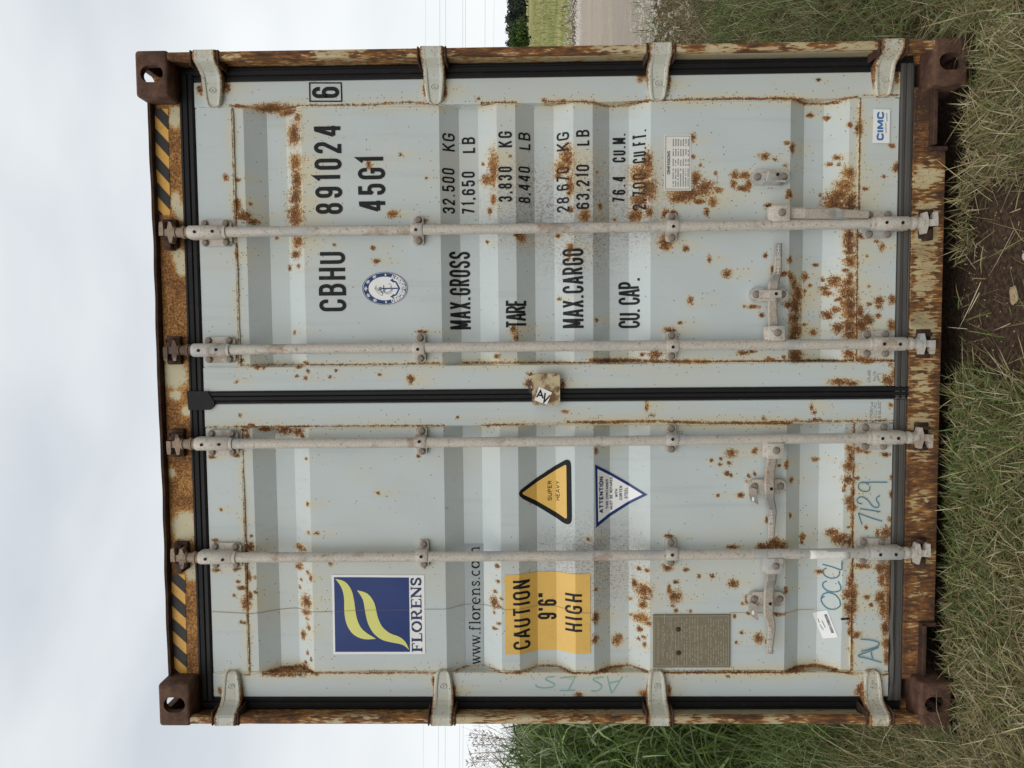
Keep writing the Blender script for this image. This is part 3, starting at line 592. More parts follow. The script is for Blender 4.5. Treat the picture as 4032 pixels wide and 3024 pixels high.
# --- header, lip and sill
ZH0, ZH1 = hit(760, 1860, .09)[2], 2.872
CREAM = [(S0, 345, 420, 60, 60), (S0, 370, 520, 50, 60), (S0, 300, 1450, 110, 110), (S0, 310, 1630, 50, 40), (R0, 460, 780, 50, 60), (R0, 470, 690, 50, 25), (T0, 400, 1270, 110, 125), (T0, 410, 260, 40, 45),
         (T0, 330, 120, 35, 30), (T0, 280, 800, 25, 40), (U0, 455, 150, 55, 80), (S0, 360, 30, 40, 70), (R0, 470, 1500, 40, 80)]
_cb = [(hit(*zm(o, x, y), .09), max(rx, 20)*K/1050, ry*K/1050) for o, x, y, rx, ry in CREAM]
def header_rust(x, z):
    r = np.full_like(x, .95)
    for p, a, c in _cb: r = np.minimum(r, np.clip(np.sqrt(((x-p[0])/c)**2+((z-p[2])/a)**2)*1.1-.75, -.35, .95))
    return r, x*0+.4, x*0
XC = WID-.162
header = plate('header', -XC-.10, XC+.10, ZH0, ZH1, .090, .06, 'header_paint', box_root, res=.012, rustmap=header_rust)
def lipwob(s, i): return (.0016*math.sin(s*7+1)+.0012*math.sin(s*31)*math.sin(s*3)) if i in (0, 1, 5) else 0
extrude('roof_lip', [(ZH1+.004, .066), (ZH1+.013, .064), (ZH1+.016, .09), (ZH1+.016, .16), (ZH1+.002, .16), (ZH1+.001, .088)], 'x', -XC, XC, 'dark_rust', header, res=.02, closed=True, wob=lipwob)
ZS1, ZS0 = hit(3583, 1250, .075)[2], hit(3704, 1500, .075)[2]
nr, nl = hit(3700, 579, .075)[0], hit(3650, 2449, .075)[0]; zn_r, zn_l = hit(3662, 480, .075)[2], hit(3619, 2540, .075)[2]
def sill_rust(x, z):
    t = (z-ZS0)/(ZS1-ZS0); e = np.clip(np.abs(x)-.62, 0, 1)*.9
    return .38*np.clip(1-t*2.6, 0, 1)+.22*np.clip((t-.8)*5, 0, 1)+e*1.0+.55*(vn1(x, 4, 31)-.5)+.45*(vn1(x, 13, 32)-.5), x*0+.9, x*0
sill = plate('sill', nl, nr, ZS0, ZS1, .075, .12, 'sill_paint', box_root, res=.012, rustmap=sill_rust)
plate('sill_end', nr, XC+.02, zn_r, ZS1, .076, .10, 'sill_paint', sill, res=.012, rustmap=sill_rust)
plate('sill_end', -XC-.02, nl, zn_l, ZS1, .076, .10, 'sill_paint', sill, res=.012, rustmap=sill_rust)
for xa, xb, zz in ((nr+.004, XC, zn_r), (-XC, nl-.004, zn_l)):
    bm = bmesh.new(); box(bm, xa, xb, .045, .10, zz-.012, zz+.002, .002, 1); bm_obj('pocket_edge', bm, 'dark_rust', sill)
for xx in (nr, nl):
    bm = bmesh.new(); s = 1 if xx > 0 else -1; box(bm, xx-.014, xx+.001, .062, .20, ZS0, (zn_r if s > 0 else zn_l)+.004, .002, 1); bm_obj('pocket_edge', bm, 'dark_rust', sill)
# --- the long body behind the doors
def corr_side(sx):
    ys, xs = [], []; y = .20
    while y < LEN-.2:
        for dy, dx in ((0, 0), (.07, 0), (.07+.068, .036), (.208, .036)): ys.append(y+dy); xs.append(dx)
        y += .278
    vs = []
    for yy, dx in zip(ys, xs): vs += [(sx*(1.206-dx), yy, .17), (sx*(1.206-dx), yy, 2.80)]
    fs = [(2*i, 2*i+2, 2*i+3, 2*i+1) for i in range(len(ys)-1)]
    mesh_obj('side_wall', vs, fs, 'hinge_paint', box_root, rustmap=lambda x, z: (x*0, x*0+.2, x*0))
corr_side(1); corr_side(-1)
for sx in (1, -1):
    for za, zb, nm in ((.03, .175, 'bottom_rail'), (2.80, 2.876, 'top_rail')):
        bm = bmesh.new(); box(bm, min(sx*1.15, sx*1.213), max(sx*1.15, sx*1.213), .18, LEN-.18, za, zb, .004, 1); bm_obj(nm, bm, 'post_paint', box_root, rustmap=lambda x, z: (x*0, x*0, x*0))
bm = bmesh.new(); box(bm, -1.15, 1.15, .15, LEN-.15, 2.862, 2.874); bm_obj('roof', bm, 'hinge_paint', box_root, rustmap=lambda x, z: (x*0+.1, x*0, x*0))
bm = bmesh.new(); box(bm, -1.15, 1.15, .19, LEN-.15, .135, .17); bm_obj('floor', bm, 'dark_void', box_root)
bm = bmesh.new(); box(bm, -1.2, 1.2, LEN-.06, LEN-.02, .03, 2.87); bm_obj('end_wall', bm, 'hinge_paint', box_root, rustmap=lambda x, z: (x*0, x*0, x*0))

# --- doors
YS = .084                                  # front of the door frame tubes
doors = {}
for side, (e0, w0, w1, e1) in (('R', XR), ('L', XL)):
    outer, inner = (e0, e1) if side == 'R' else (e1, e0); wo, wi = (w0, w1) if side == 'R' else (w1, w0)
    x0, x1 = min(w0, w1)-.004, max(w0, w1)+.004
    xs = lin(x0, x1, .005); zz = [Z_RB-.004]
    knots = [Z_RB-.004]+list(CZ)+[Z_RT+.004]
    zs = np.concatenate([lin(a, c, .005)[:-1] for a, c in zip(knots[:-1], knots[1:])]+[[knots[-1]]])
    X, Z = np.meshgrid(xs, zs); Yv = surf(Z)+wave(X, Z); nz, nx = X.shape; idx = np.arange(nz*nx).reshape(nz, nx)
    f = np.stack([idx[:-1, :-1], idx[:-1, 1:], idx[1:, 1:], idx[1:, :-1]], -1).reshape(-1, 4)
    d = mesh_obj('door', np.stack([X, Yv, Z], -1).reshape(-1, 3), f, 'door_paint', box_root, rustmap=fields,
                 label='right-hand corrugated door with the container number' if side == 'R' else 'left-hand corrugated door with caution signs')
    doors[side] = d
    def srt(a, c): return (min(a, c), max(a, c))
    plate('stile', *srt(outer, wo), Z_BOT, Z_TOP, YS, .07, 'door_paint', d)
    plate('stile', *srt(inner, wi), Z_BOT, Z_TOP, YS, .07, 'door_paint', d)
    plate('top_rail', min(w0, w1)+.001, max(w0, w1)-.001, Z_RT, Z_TOP-.001, YS+.0015, .05, 'door_paint', d)
    plate('bottom_rail', min(w0, w1)+.001, max(w0, w1)-.001, Z_BOT+.001, Z_RB, YS+.0015, .05, 'door_paint', d)
    for xw in (w0, w1):
        sg = 1 if xw == min(w0, w1) else -1
        zz = lin(Z_BOT+.01, Z_TOP-.01, .012)
        yy = np.where((zz > Z_RB) & (zz < Z_RT), surf(zz)-.001, YS+.002)
        tube('weld_bead', [(xw+sg*.0015+.0006*math.sin(z*90), y, z) for z, y in zip(zz, yy)], .0032, 'door_paint', d, seg=6, rustmap=fields)
    for zw in (Z_RT-.002, Z_RB+.002):
        tube('weld_bead', [(x, CREST-.0015, zw+.0006*math.sin(x*80)) for x in lin(min(w0, w1), max(w0, w1), .02)], .0035, 'door_paint', d, seg=6, rustmap=fields)
    # rubber seal round the leaf: ribbed strips
    rib = lambda a, c, y: [(a, y+.03), (a, y+.004), (a+(c-a)*.12, y), (a+(c-a)*.34, y+.001), (a+(c-a)*.40, y+.006), (a+(c-a)*.47, y+.001), (a+(c-a)*.72, y), (a+(c-a)*.78, y+.005), (a+(c-a)*.85, y+.002), (c, y+.006), (c, y+.03)]
    so = 1 if side == 'R' else -1
    xg = 1.1875 if side == 'R' else -1.1975
    extrude('gasket', rib(outer, xg, .086), 'z', Z_BOT-.045, Z_TOP+.05, 'rubber', d, res=.05)
    xa, xb = (XR[3]-.046, 1.16) if side == 'R' else (-1.16, XR[3]-.048)
    extrude('gasket', rib(Z_TOP, ZH0+.002, .080), 'x', xa, xb, 'rubber', d, res=.05)
    if side == 'R': extrude('gasket', rib(Z_BOT, ZS1-.002, .078), 'x', xa, xb, 'rubber_worn', d, res=.04, wob=lambda s, i: .0012*math.sin(s*6+i))
    else:
        def torn(s, i): return (.006*math.sin(s*14)*math.sin(s*5+1)+.003*math.sin(s*41))*max(0, min(1, (-.55-s)*3)) if i < 4 else 0
        extrude('gasket', rib(Z_BOT, ZS1-.002, .080), 'x', xa, xb, 'rubber_worn', d, res=.02, wob=torn)
        tube('gasket_tear', [(x, .074, Z_BOT-.004+.007*math.sin(x*14)*math.sin(x*5+1)*max(0, min(1, (-.55-x)*3))) for x in lin(-1.10, -.62, .02)], .0045, 'rubber_worn', d, seg=6)
    if side == 'R':
        extrude('gasket', rib(XR[3]+.001, XR[3]-.044, .076), 'z', Z_BOT-.05, Z_TOP+.012, 'rubber', d, res=.05)
        bm = bmesh.new(); x = XR[3]-.044
        prism(bm, [(XR[3]+.004, ZH0+.006), (x-.022, ZH0+.002), (x-.022, Z_TOP-.026), (x-.010, Z_TOP-.040), (x+.004, Z_TOP-.044), (XR[3]+.002, Z_TOP-.02)], .073, .090); bevel_all(bm, .003)
        bm_obj('gasket_corner', bm, 'rubber', d)
DR, DL = doors['R'], doors['L']

# --- hinges
for sx in (1, -1):
    zl = [hit(zm(R0, 745, 300)[0], 250, .03)[2], hit(zm(R1, 672, 300)[0], 250, .03)[2], hit(zm(R2, 660, 300)[0], 250, .03)[2], hit(zm(R3, 1040, 300)[0], 250, .03)[2]]
    for zc in zl:
        stn = [(1.2175, .030, .043), (1.2175, .002, .043), (1.2135, -.003, .043), (1.186, -.003, .043), (1.178, .003, .0425), (1.168, .020, .041), (1.158, .042, .040), (1.146, .055, .0395), (1.125, .060, .039), (1.10, .062, .0365), (1.07, .064, .032),
               (1.056, .066, .029), (1.047, .069, .024), (1.042, .075, .014)]
        cr = [(-1, .014), (-.94, .004), (-.80, 0), (-.62, .0008), (-.52, .0045), (0, .0045), (.52, .0045), (.62, .0008), (.80, 0), (.94, .004), (1, .014)]
        vs, fs = [], []; n = len(cr)
        for j, (x, y, hw) in enumerate(stn):
            flat = 0.25 if j < 5 else 1
            for q, dy in cr: vs.append((sx*x, y+dy*(flat if abs(q) < .9 else 1), zc+q*hw))
        for j in range(len(stn)-1):
            for i in range(n-1): fs.append((j*n+i, j*n+i+1, (j+1)*n+i+1, (j+1)*n+i))
        m0 = len(vs)
        for j, (x, y, hw) in enumerate(stn): vs += [(sx*x, max(y+.02, .0) if j < 7 else .088, zc-hw), (sx*x, max(y+.02, .0) if j < 7 else .088, zc+hw)]
        for j in range(len(stn)-1):
            a = m0+2*j; fs += [(j*n, (j+1)*n, a+2, a), (j*n+n-1, a+1, a+3, (j+1)*n+n-1)]
        fs.append(tuple((len(stn)-1)*n+i for i in range(n))+(m0+2*len(stn)-1, m0+2*len(stn)-2))
        V = np.array(vs); lo = zc < .5
        def hr(x, z, V=V, zc=zc, lo=lo):
            q = np.abs(V[:, 2]-zc)/.042; e = np.clip((q-.70)/.3, 0, 1)
            return np.clip(e*.85+(.14 if lo else 0)+np.clip((np.abs(x)-1.15)*2.2, 0, .22)+np.clip(1.055-np.abs(x), 0, .02)*22, 0, .8), x*0+.35, x*0
        h = mesh_obj('hinge', vs, fs, 'hinge_paint', box_root, False, hr)
        ring = [(sx*1.098+.0085*math.cos(a), .0655, zc+.0125*math.sin(a)) for a in np.linspace(0, 2*math.pi, 15)]
        tube('hinge_emblem', ring, .0016, 'hinge_paint', h, seg=5)
        tube('hinge_emblem', [(sx*1.098-.003, .0655, zc-.004), (sx*1.098+.003, .0655, zc), (sx*1.098-.003, .0655, zc+.004)], .0012, 'hinge_paint', h, seg=4)
        bm = bmesh.new(); cyl(bm, (sx*1.199, .012, zc-.052), (sx*1.199, .012, zc+.052), .0105, seg=12); bm_obj('hinge_pin', bm, 'dark_rust', h, smooth=40)
        for s2 in (-1, 1):
            bm = bmesh.new(); za, zb = sorted((zc+s2*.0445, zc+s2*.0515)); box(bm, min(sx*1.163, sx*1.2165), max(sx*1.163, sx*1.2165), -.0005, .09, za, zb, .003, 2); bm_obj('hinge_lug', bm, 'dark_rust', h)

# --- locking bars
def shared(name, bm, mat, smooth=None):
    me = bpy.data.meshes.new(name); bmesh.ops.recalc_face_normals(bm, faces=bm.faces[:]); bm.to_mesh(me); bm.free(); me.materials.append(MATS[mat])
    if smooth: me.polygons.foreach_set('use_smooth', [True]*len(me.polygons)); me.set_sharp_from_angle(angle=math.radians(smooth))
    return me
bm = bmesh.new(); cyl(bm, (0, -.004, 0), (0, .012, 0), .0105, .0105, 6); cyl(bm, (0, .0015, 0), (0, .012, 0), .0135, .0135, 16); bevel_all(bm, .0015, 1); M_BOLT = shared('bolt', bm, 'bolt_steel', 30)
bm = bmesh.new(); cyl(bm, (0, -.003, 0), (0, .006, 0), .0058, .0048, 12); bevel_all(bm, .001, 1); M_RIVET = shared('rivet', bm, 'black_paint', 30)
def inst(me, name, loc, parent, rz=0.0):
    o = bpy.data.objects.new(name, me); link(o, parent); o.location = loc; o.rotation_euler = (0, random.uniform(0, 1) if rz is None else rz, 0); return o
YB = .046
def saddle(bm, cx, z0, z1, ri, ro, yc, yb):          # half shell over the bar with straight sides back to the plate
    prof_o = [(-ro, yb)]+[(-ro*math.cos(a), yc-ro*math.sin(a)) for a in np.linspace(0, math.pi, 11)]+[(ro, yb)]
    n = len(prof_o); v = []
    for z in (z0, z0+.004, z1-.004, z1):
        k = .93 if z in (z0, z1) else 1.0
        v.append([bm.verts.new((cx+a*k, yc+(y-yc)*k if y < yc else y, z)) for a, y in prof_o])
    for j in range(3):
        for i in range(n-1): bm.faces.new((v[j][i], v[j][i+1], v[j+1][i+1], v[j+1][i]))
    bm.faces.new(v[0][::-1]); bm.faces.new(v[3])
BARS = [(912, 885), (1377, 1358), (1746, 1727), (2194, 2180)]
zq = lambda x: hit(x, 1740, .055)[2]
Z_CAM_T, Z_NECK_T, Z_SAD_T0, Z_SAD_T1, Z_PL_T0, Z_PL_T1 = zq(666), zq(722), zq(776), zq(908), zq(806), zq(930)
Z_G1, Z_G2 = hit(1660, 1740, .075)[2], hit(2640, 1740, .075)[2]
Z_SAD_B0, Z_SAD_B1, Z_PL_B0, Z_PL_B1, Z_NECK_B, Z_CAM_B = zq(3425), zq(3552), zq(3392), zq(3508), zq(3600), zq(3662)
bars = []
for i, (ya, yb) in enumerate(BARS):
    pa, pb = hit(1000, ya, YB), hit(3100, yb, YB); kx = (pb[0]-pa[0])/(pb[2]-pa[2]); bx = lambda z: pa[0]+kx*(z-pa[2])
    sd_ = 1 if i < 2 else -1
    ptz = [Z_SAD_T0-.01]+list(np.linspace(Z_SAD_T0-.02, Z_SAD_B0+.02, 14))+[Z_SAD_B1+.01]
    bow = .003*random.uniform(-1, 1)
    ct = (Z_SAD_T0+Z_SAD_B0)/2; hh = (Z_SAD_T0-Z_SAD_B0)/2
    bar = tube('locking_bar', [(bx(z)+bow*(1-((z-ct)/hh)**2), YB, z) for z in ptz], .0185, 'galvanised', box_root, seg=20)
    bar.data.set_sharp_from_angle(angle=math.radians(50)); bars.append(bar)
    for za, zb, pl0, pl1, nk, cm, up in ((Z_SAD_T0, Z_SAD_T1, Z_PL_T0, Z_PL_T1, Z_NECK_T, Z_CAM_T, 1), (Z_SAD_B1, Z_SAD_B0, Z_PL_B1, Z_PL_B0, Z_NECK_B, Z_CAM_B, -1)):
        x = bx((za+zb)/2); lo, hi = min(za, zb), max(za, zb); p0, p1 = min(pl0, pl1), max(pl0, pl1)
        bm = bmesh.new(); prism(bm, [(x+a, c) for a, c in stadium(0, (p0+p1)/2, .047, (p1-p0)/2)] if False else
              [(x+a, c) for a, c in [(-.047, p0+.012), (-.035, p0), (.035, p0), (.047, p0+.012), (.047, p1-.012), (.035, p1), (-.035, p1), (-.047, p1-.012)]], .071, YS-.001); bevel_all(bm, .0025, 2)
        saddle(bm, x, lo, hi, .019, .0245, YB, .073)
        br = bm_obj('bearing_bracket', bm, 'galvanised', bar, smooth=35)
        for s in (-1, 1):
            for zz in (p0+.020, p1-.020): inst(M_BOLT, 'bolt', (x+s*.0345, .066, zz), bar, None)
        for zz in (lo+.030, hi-.030): inst(M_RIVET, 'rivet', (x+random.uniform(-.002, .002), YB-.0245, zz), bar)
        bm = bmesh.new(); inn = zb
        cyl(bm, (x, YB, inn-.012*up if up > 0 else inn), (x, YB, inn if up > 0 else inn+.012), .0225, seg=20)
        bm_obj('collar', bm, 'galvanised', bar, smooth=35); bm = bmesh.new()
        cyl(bm, (x, YB, za), (x, YB, nk), .0205, .0165, 18); cyl(bm, (x, YB, za+up*.012), (x, YB, za+up*.022), .0225, seg=18)
        cyl(bm, (x, YB, nk-up*.006), (x, YB, nk+up*.006), .0205, seg=18)
        # forked cam head
        hs = 1 if (i % 2 == 0) == (sd_ > 0) else -1
        z1 = nk+up*.010; z2 = cm
        prism(bm, [(x-.038, z1-up*.004), (x-.010, z1-up*.010), (x+.012, z1-up*.010), (x+.036, z1-up*.002), (x+.037, z1+up*.006), (x+.012, z1+up*.012), (x-.010, z1+up*.012), (x-.038, z1+up*.005)], .030, .062)
        box(bm, x-.012, x+.012, .036, .060, min(z1, z2), max(z1, z2))
        prism(bm, [(x-.012, z2), (x+.012, z2), (x+hs*.036, z2-up*.002), (x+hs*.037, z2-up*.014), (x+hs*.02, z2-up*.016), (x-hs*.012, z2-up*.016)] if hs > 0 else
              [(x+.012, z2), (x-.012, z2), (x-.036, z2-up*.002), (x-.037, z2-up*.014), (x-.02, z2-up*.016), (x+.012, z2-up*.016)], .032, .060)
        bmesh.ops.recalc_face_normals(bm, faces=bm.faces[:])
        bm_obj('cam', bm, 'rusty_cam' if up > 0 else 'galvanised', bar, smooth=35)
        # keeper welded on header or sill
        bm = bmesh.new(); zk = (z1+z2)/2
        box(bm, x-hs*.048-.012, x-hs*.020+.012 if hs < 0 else x-hs*.020, .045, .092, zk-.014, zk+.014, .004, 2)
        box(bm, x-.052, x+.052, .070, .094, zk-.026, zk+.026, .004, 2)
        box(bm, x+hs*.040-.007, x+hs*.040+.007, .048, .092, zk-.010, zk+.016, .003, 2, Matrix.Rotation(.3*hs, 3, 'Y'))
        bm_obj('cam_keeper', bm, 'dark_rust', header if up > 0 else sill, smooth=35)
    for zc in (Z_G1, Z_G2):
        x = bx(zc); bm = bmesh.new(); saddle(bm, x, zc-.021, zc+.021, .019, .0225, YB, .075)
        for s in (-1, 1):
            prism(bm, [(x+s*a, c) for a, c in [(.016, zc-.020), (.045, zc-.020), (.051, zc-.014), (.051, zc+.013), (.045, zc+.019), (.016, zc+.019)][::s]], .073, .086)
        bevel_all(bm, .002, 1, 40); bm_obj('bar_guide', bm, 'galvanised', bar, smooth=35)
        for s in (-1, 1): inst(M_BOLT, 'bolt', (x+s*.038, .068, zc-.002), bar, None)
        inst(M_RIVET, 'rivet', (x-sd_*.004, YB-.0225, zc+.002), bar)
# pale scale on the leftmost bar, scuffs
x = hit(3260, 2181, YB)[0]
tube('paint_patch', [(x+.0005, YB-.0006, hit(v, 2181, YB)[2]) for v in (3185, 3210, 3260, 3310, 3340)], .0187, 'scale_and_highlight', bars[3], seg=20)

# --- handles: hub plates and cranked levers
def sweep(name, pts, mat, parent):
    """pts: (x, y, z, half width, half thickness); bevelled bar"""
    sec = [(-1, -.5), (-.7, -1), (.7, -1), (1, -.5), (1, .5), (.7, 1), (-.7, 1), (-1, .5)]; vs, fs = [], []; n = 8
    P = [Vector(p[:3]) for p in pts]
    for j, p in enumerate(pts):
        t = (P[min(j+1, len(P)-1)]-P[max(j-1, 0)]); t.y *= .5; t.normalize(); w = t.cross(Vector((0, 1, 0))).normalized(); u = Vector((0, 1, 0))
        for a, c in sec: vs.append(tuple(P[j]+w*(a*p[3])+u*(c*p[4])))
    for j in range(len(P)-1):
        for k in range(n): fs.append((j*n+k, j*n+(k+1) % n, (j+1)*n+(k+1) % n, (j+1)*n+k))
    fs += [tuple(range(n))[::-1], tuple((len(P)-1)*n+k for k in range(n))]
    return mesh_obj(name, vs, fs, mat, parent)
def hpt(o, zx, zy, Y, hw, ht=.006): p = hit(*zm(o, zx, zy), Y); return (p[0], p[1], p[2], hw, ht)
HUB = [((R2, 1605, 1785, 1528, 1665), 0), ((S2, 1572, 1742, 1025, 1155), 1), ((T2, 1560, 1732, 540, 672), 2), ((U2, 1556, 1726, 35, 170), 3)]
for (o, xa, xb, ya, yb), bi in HUB:
    p, q = hit(*zm(o, xa, ya), .04), hit(*zm(o, xb, yb), .04); bm = bmesh.new()
    X0, X1 = min(p[0], q[0]), max(p[0], q[0]); Z0, Z1 = min(p[2], q[2]), max(p[2], q[2])
    box(bm, X0, X1, .026, .036, Z0, Z1-.010, .003, 2); box(bm, X0+.004, X1-.002, .0365, .062, Z0+.004, Z1, .004, 2); bm_obj('handle_hub', bm, 'galvanised', bars[bi], smooth=35)
    inst(M_BOLT, 'bolt', ((X0+X1)/2+.002, .020, (Z0+Z1)/2-.006), bars[bi], None)
LEV = [[hpt(R2, 1740, 1590, .045, .020), hpt(R2, 1830, 1590, .042, .019), hpt(R2, 1920, 1592, .036, .019, .008), hpt(R2, 2140, 1595, .034, .0185, .008), hpt(S3, 570, 38, .034, .018, .007), hpt(S3, 620, 44, .030, .015, .006), hpt(S3, 855, 55, .030, .0125, .006)],
       [hpt(S2, 1650, 1050, .046, .019), hpt(S2, 1645, 990, .046, .019), hpt(S2, 1640, 930, .042, .018), hpt(S2, 1640, 840, .036, .017), hpt(S2, 1642, 720, .034, .0185), hpt(S2, 1650, 650, .036, .0185), hpt(S2, 1670, 590, .042, .0155), hpt(S2, 1685, 550, .042, .0145), hpt(S2, 1690, 430, .040, .013), hpt(S2, 1692, 306, .040, .012)],
       [hpt(T2, 1640, 650, .046, .019), hpt(T2, 1632, 710, .046, .019), hpt(T2, 1618, 770, .042, .018), hpt(T2, 1612, 880, .034, .0185), hpt(T2, 1615, 960, .034, .0185), hpt(T2, 1612, 1020, .036, .018), hpt(T2, 1632, 1090, .042, .0155), hpt(T2, 1640, 1130, .042, .0145), hpt(T2, 1632, 1260, .040, .013), hpt(T2, 1628, 1366, .040, .011)],
       [hpt(U2, 1635, 150, .046, .019), hpt(U2, 1628, 220, .046, .019), hpt(U2, 1612, 280, .042, .018), hpt(U2, 1606, 390, .034, .0185), hpt(U2, 1606, 470, .034, .0185), hpt(U2, 1605, 530, .036, .018), hpt(U2, 1625, 590, .042, .0155), hpt(U2, 1632, 630, .042, .0145), hpt(U2, 1622, 740, .040, .013), hpt(U2, 1612, 868, .040, .012)]]
for bi, pts in enumerate(LEV):
    lv = sweep('handle', pts, 'handle_steel', bars[bi])
for bi, o, y0, y1, xa, xb in ((1, S2, 570, 320, 1678, 1704), (2, T2, 1355, 1130, 1616, 1644), (3, U2, 850, 640, 1604, 1632)):  # pale colour stands in for light catching the raised letters
    lettering('HH05 50HH', zt(o, xa, xb, y0, y1) if True else None, 'scale_and_highlight', bars[bi], t=.16, flatY=.0335, off=.0006, name='embossed_lettering') if bi != 1 else \
    lettering('HH05 50HH', zt(o, xa, xb, y0, y1), 'scale_and_highlight', bars[bi], t=.16, flatY=.0335, off=.0006, name='embossed_lettering')
# handle retainers
RET = [(R2, 1622, 1277, 1, 0), (S2, 1610, 753, 1, 1), (T2, 1595, 920, -1, 2), (U2, 1590, 397, -1, 3)]
for o, cx, cy, sg, k in RET:
    p = hit(*zm(o, cx, cy), .07); bm = bmesh.new(); prism(bm, stadium(p[0], p[2], .0265, .069), .070, CREST-.001); bevel_all(bm, .003, 2)
    rt = bm_obj('handle_retainer', bm, 'galvanised', box_root, smooth=35)
    for s in (-1, 1): inst(M_BOLT, 'bolt', (p[0]+.001, .064, p[2]+s*.047), rt, None)
    bm = bmesh.new()
    if k == 0:
        v = box(bm, p[0]-.024, p[0]+.012, .046, .054, p[2]-.045, p[2]+.020, .003, 2); bmesh.ops.rotate(bm, verts=bm.verts[:], cent=Vector((p[0], .05, p[2])), matrix=Matrix.Rotation(.22, 3, 'Y') @ Matrix.Rotation(.30, 3, 'X'))
        box(bm, p[0]-.022, p[0]-.014, .050, .072, p[2]-.05, p[2]+.03, .002, 1)
        bm_obj('catch', bm, 'galvanised', rt, smooth=35); inst(M_RIVET, 'rivet', (p[0]+.004, .045, p[2]-.018), rt)
    elif k == 1:
        box(bm, p[0]-.014, p[0]+.014, .018, .026, p[2]-.030, p[2]+.050, .003, 2); box(bm, p[0]-.024, p[0]-.013, .024, .072, p[2]-.01, p[2]+.035, .002, 1)
        bm_obj('catch', bm, 'galvanised', rt, smooth=35); inst(M_RIVET, 'rivet', (p[0], .017, p[2]-.008), rt)
    else:
        q = [hit(*zm(o, *c), .058) for c in ((1438, 920+0), (1500, 940), (1502, 1000), (1515, 1060), (1512, 1078), (1480, 1052), (1452, 1046), (1436, 990))] if k == 2 else \
            [hit(*zm(o, *c), .058) for c in ((1438, 420), (1500, 440), (1502, 495), (1515, 560), (1512, 578), (1482, 560), (1455, 540), (1436, 490))]
        prism(bm, [(c[0], c[2]) for c in q], .054, .060); bm_obj('catch', bm, 'handle_steel', rt)
        bm = bmesh.new(); w = hit(*zm(o, 1472, 1030 if k == 2 else 515), .053); prism(bm, stadium(w[0], w[2], .008, .004), .0532, .054); bm_obj('catch_slot', bm, 'white_vinyl', rt)
        inst(M_RIVET, 'rivet', tuple(hit(*zm(o, 1630 if k == 2 else 1620, 940 if k == 2 else 437), .0275)), rt)
# --- lock plate over the centre seal, tag and wire
p0, p1 = hit(*zm(S1, 1425, 1440), .055), hit(*zm(T1, 1670, 210), .055)
bm = bmesh.new(); prism(bm, stadium((p0[0]+p1[0])/2, (p0[2]+p1[2])/2, abs(p1[0]-p0[0])/2, abs(p1[2]-p0[2])/2), .052, .060)
bm.free(); bm = bmesh.new()
xa, xb, za, zb = min(p0[0], p1[0]), max(p0[0], p1[0]), min(p0[2], p1[2]), max(p0[2], p1[2]); c = .008
prism(bm, [(xa+c, za), (xb-c, za), (xb, za+c), (xb, zb-c), (xb-c, zb), (xa+c, zb), (xa, zb-c), (xa, za+c)], .050, .058); bevel_all(bm, .003, 2)
box(bm, xb-.03, xb-.004, .056, .085, za+.01, zb-.01, .002, 1)
lock = bm_obj('lock_plate', bm, 'lock_plate', box_root, smooth=35)
poly = px_poly(T1, [(1487, 50), (1600, 100), (1555, 207), (1447, 168)], .050); skin_polys('tag', [poly], 'white_vinyl', lock, .0012, .050)
strokes_px('lettering', [[(1466, 142), (1499, 84), (1522, 152)], [(1480, 122), (1512, 128)], [(1540, 104), (1530, 184), (1584, 124)]], T1, .0026, 'black_paint', lock, .0022, .050, smooth=False)
wv = [hit(*zm(T1, a, c_), .05-.008*math.sin(k*1.7)) for k, (a, c_) in enumerate([(1420, -20), (1400, 20), (1395, 60), (1415, 110), (1432, 70), (1425, 20), (1408, -5), (1400, 45), (1420, 90)])]
tube('seal_wire', [tuple(v) for v in wv], .0016, 'wire_steel', lock, seg=5)

# --- hazard tape on the header
def hazard(o, xa, xb, ya, yb, n, slant):
    q = px_poly(o, [(xa, ya), (xb, ya), (xb+18, yb), (xa+18, yb)], .090); skin_polys('hazard_tape', [q], 'hazard_yellow', header, .0012, .090)
    st = (yb-ya)/n
    for k in range(n+1):
        y0 = ya+k*st-slant*.5; y1 = y0+st*.52; pts = [(xa, y0), (xa, y1), (xb, y1+slant), (xb, y0+slant)]
        # trim to the tape
        pl = []
        for i in range(4):
            (ax, ay), (bx_, by) = pts[i], pts[(i+1) % 4]; pl.append((ax, ay))
        def clip(pl, lim, keep):
            out = []
            for i in range(len(pl)):
                a, c_ = pl[i], pl[(i+1) % len(pl)]; ia, ic = keep(a[1]), keep(c_[1])
                if ia: out.append(a)
                if ia != ic:
                    t = (lim-a[1])/(c_[1]-a[1]); out.append((a[0]+(c_[0]-a[0])*t, lim))
            return out
        pl = clip(pl, ya, lambda v: v >= ya)
        if len(pl) > 2: pl = clip(pl, yb, lambda v: v <= yb)
        if len(pl) > 2:
            pl = [(a+18*(c_-ya)/(yb-ya), c_) for a, c_ in pl]
            skin_polys('hazard_stripe', [px_poly(o, pl, .090)], 'hazard_black', header, .0024, .090)
hazard(R0, 288, 403, 683, 1610, 4, 130)
hazard(U0, 277, 395, 180, 1040, 4, 110)

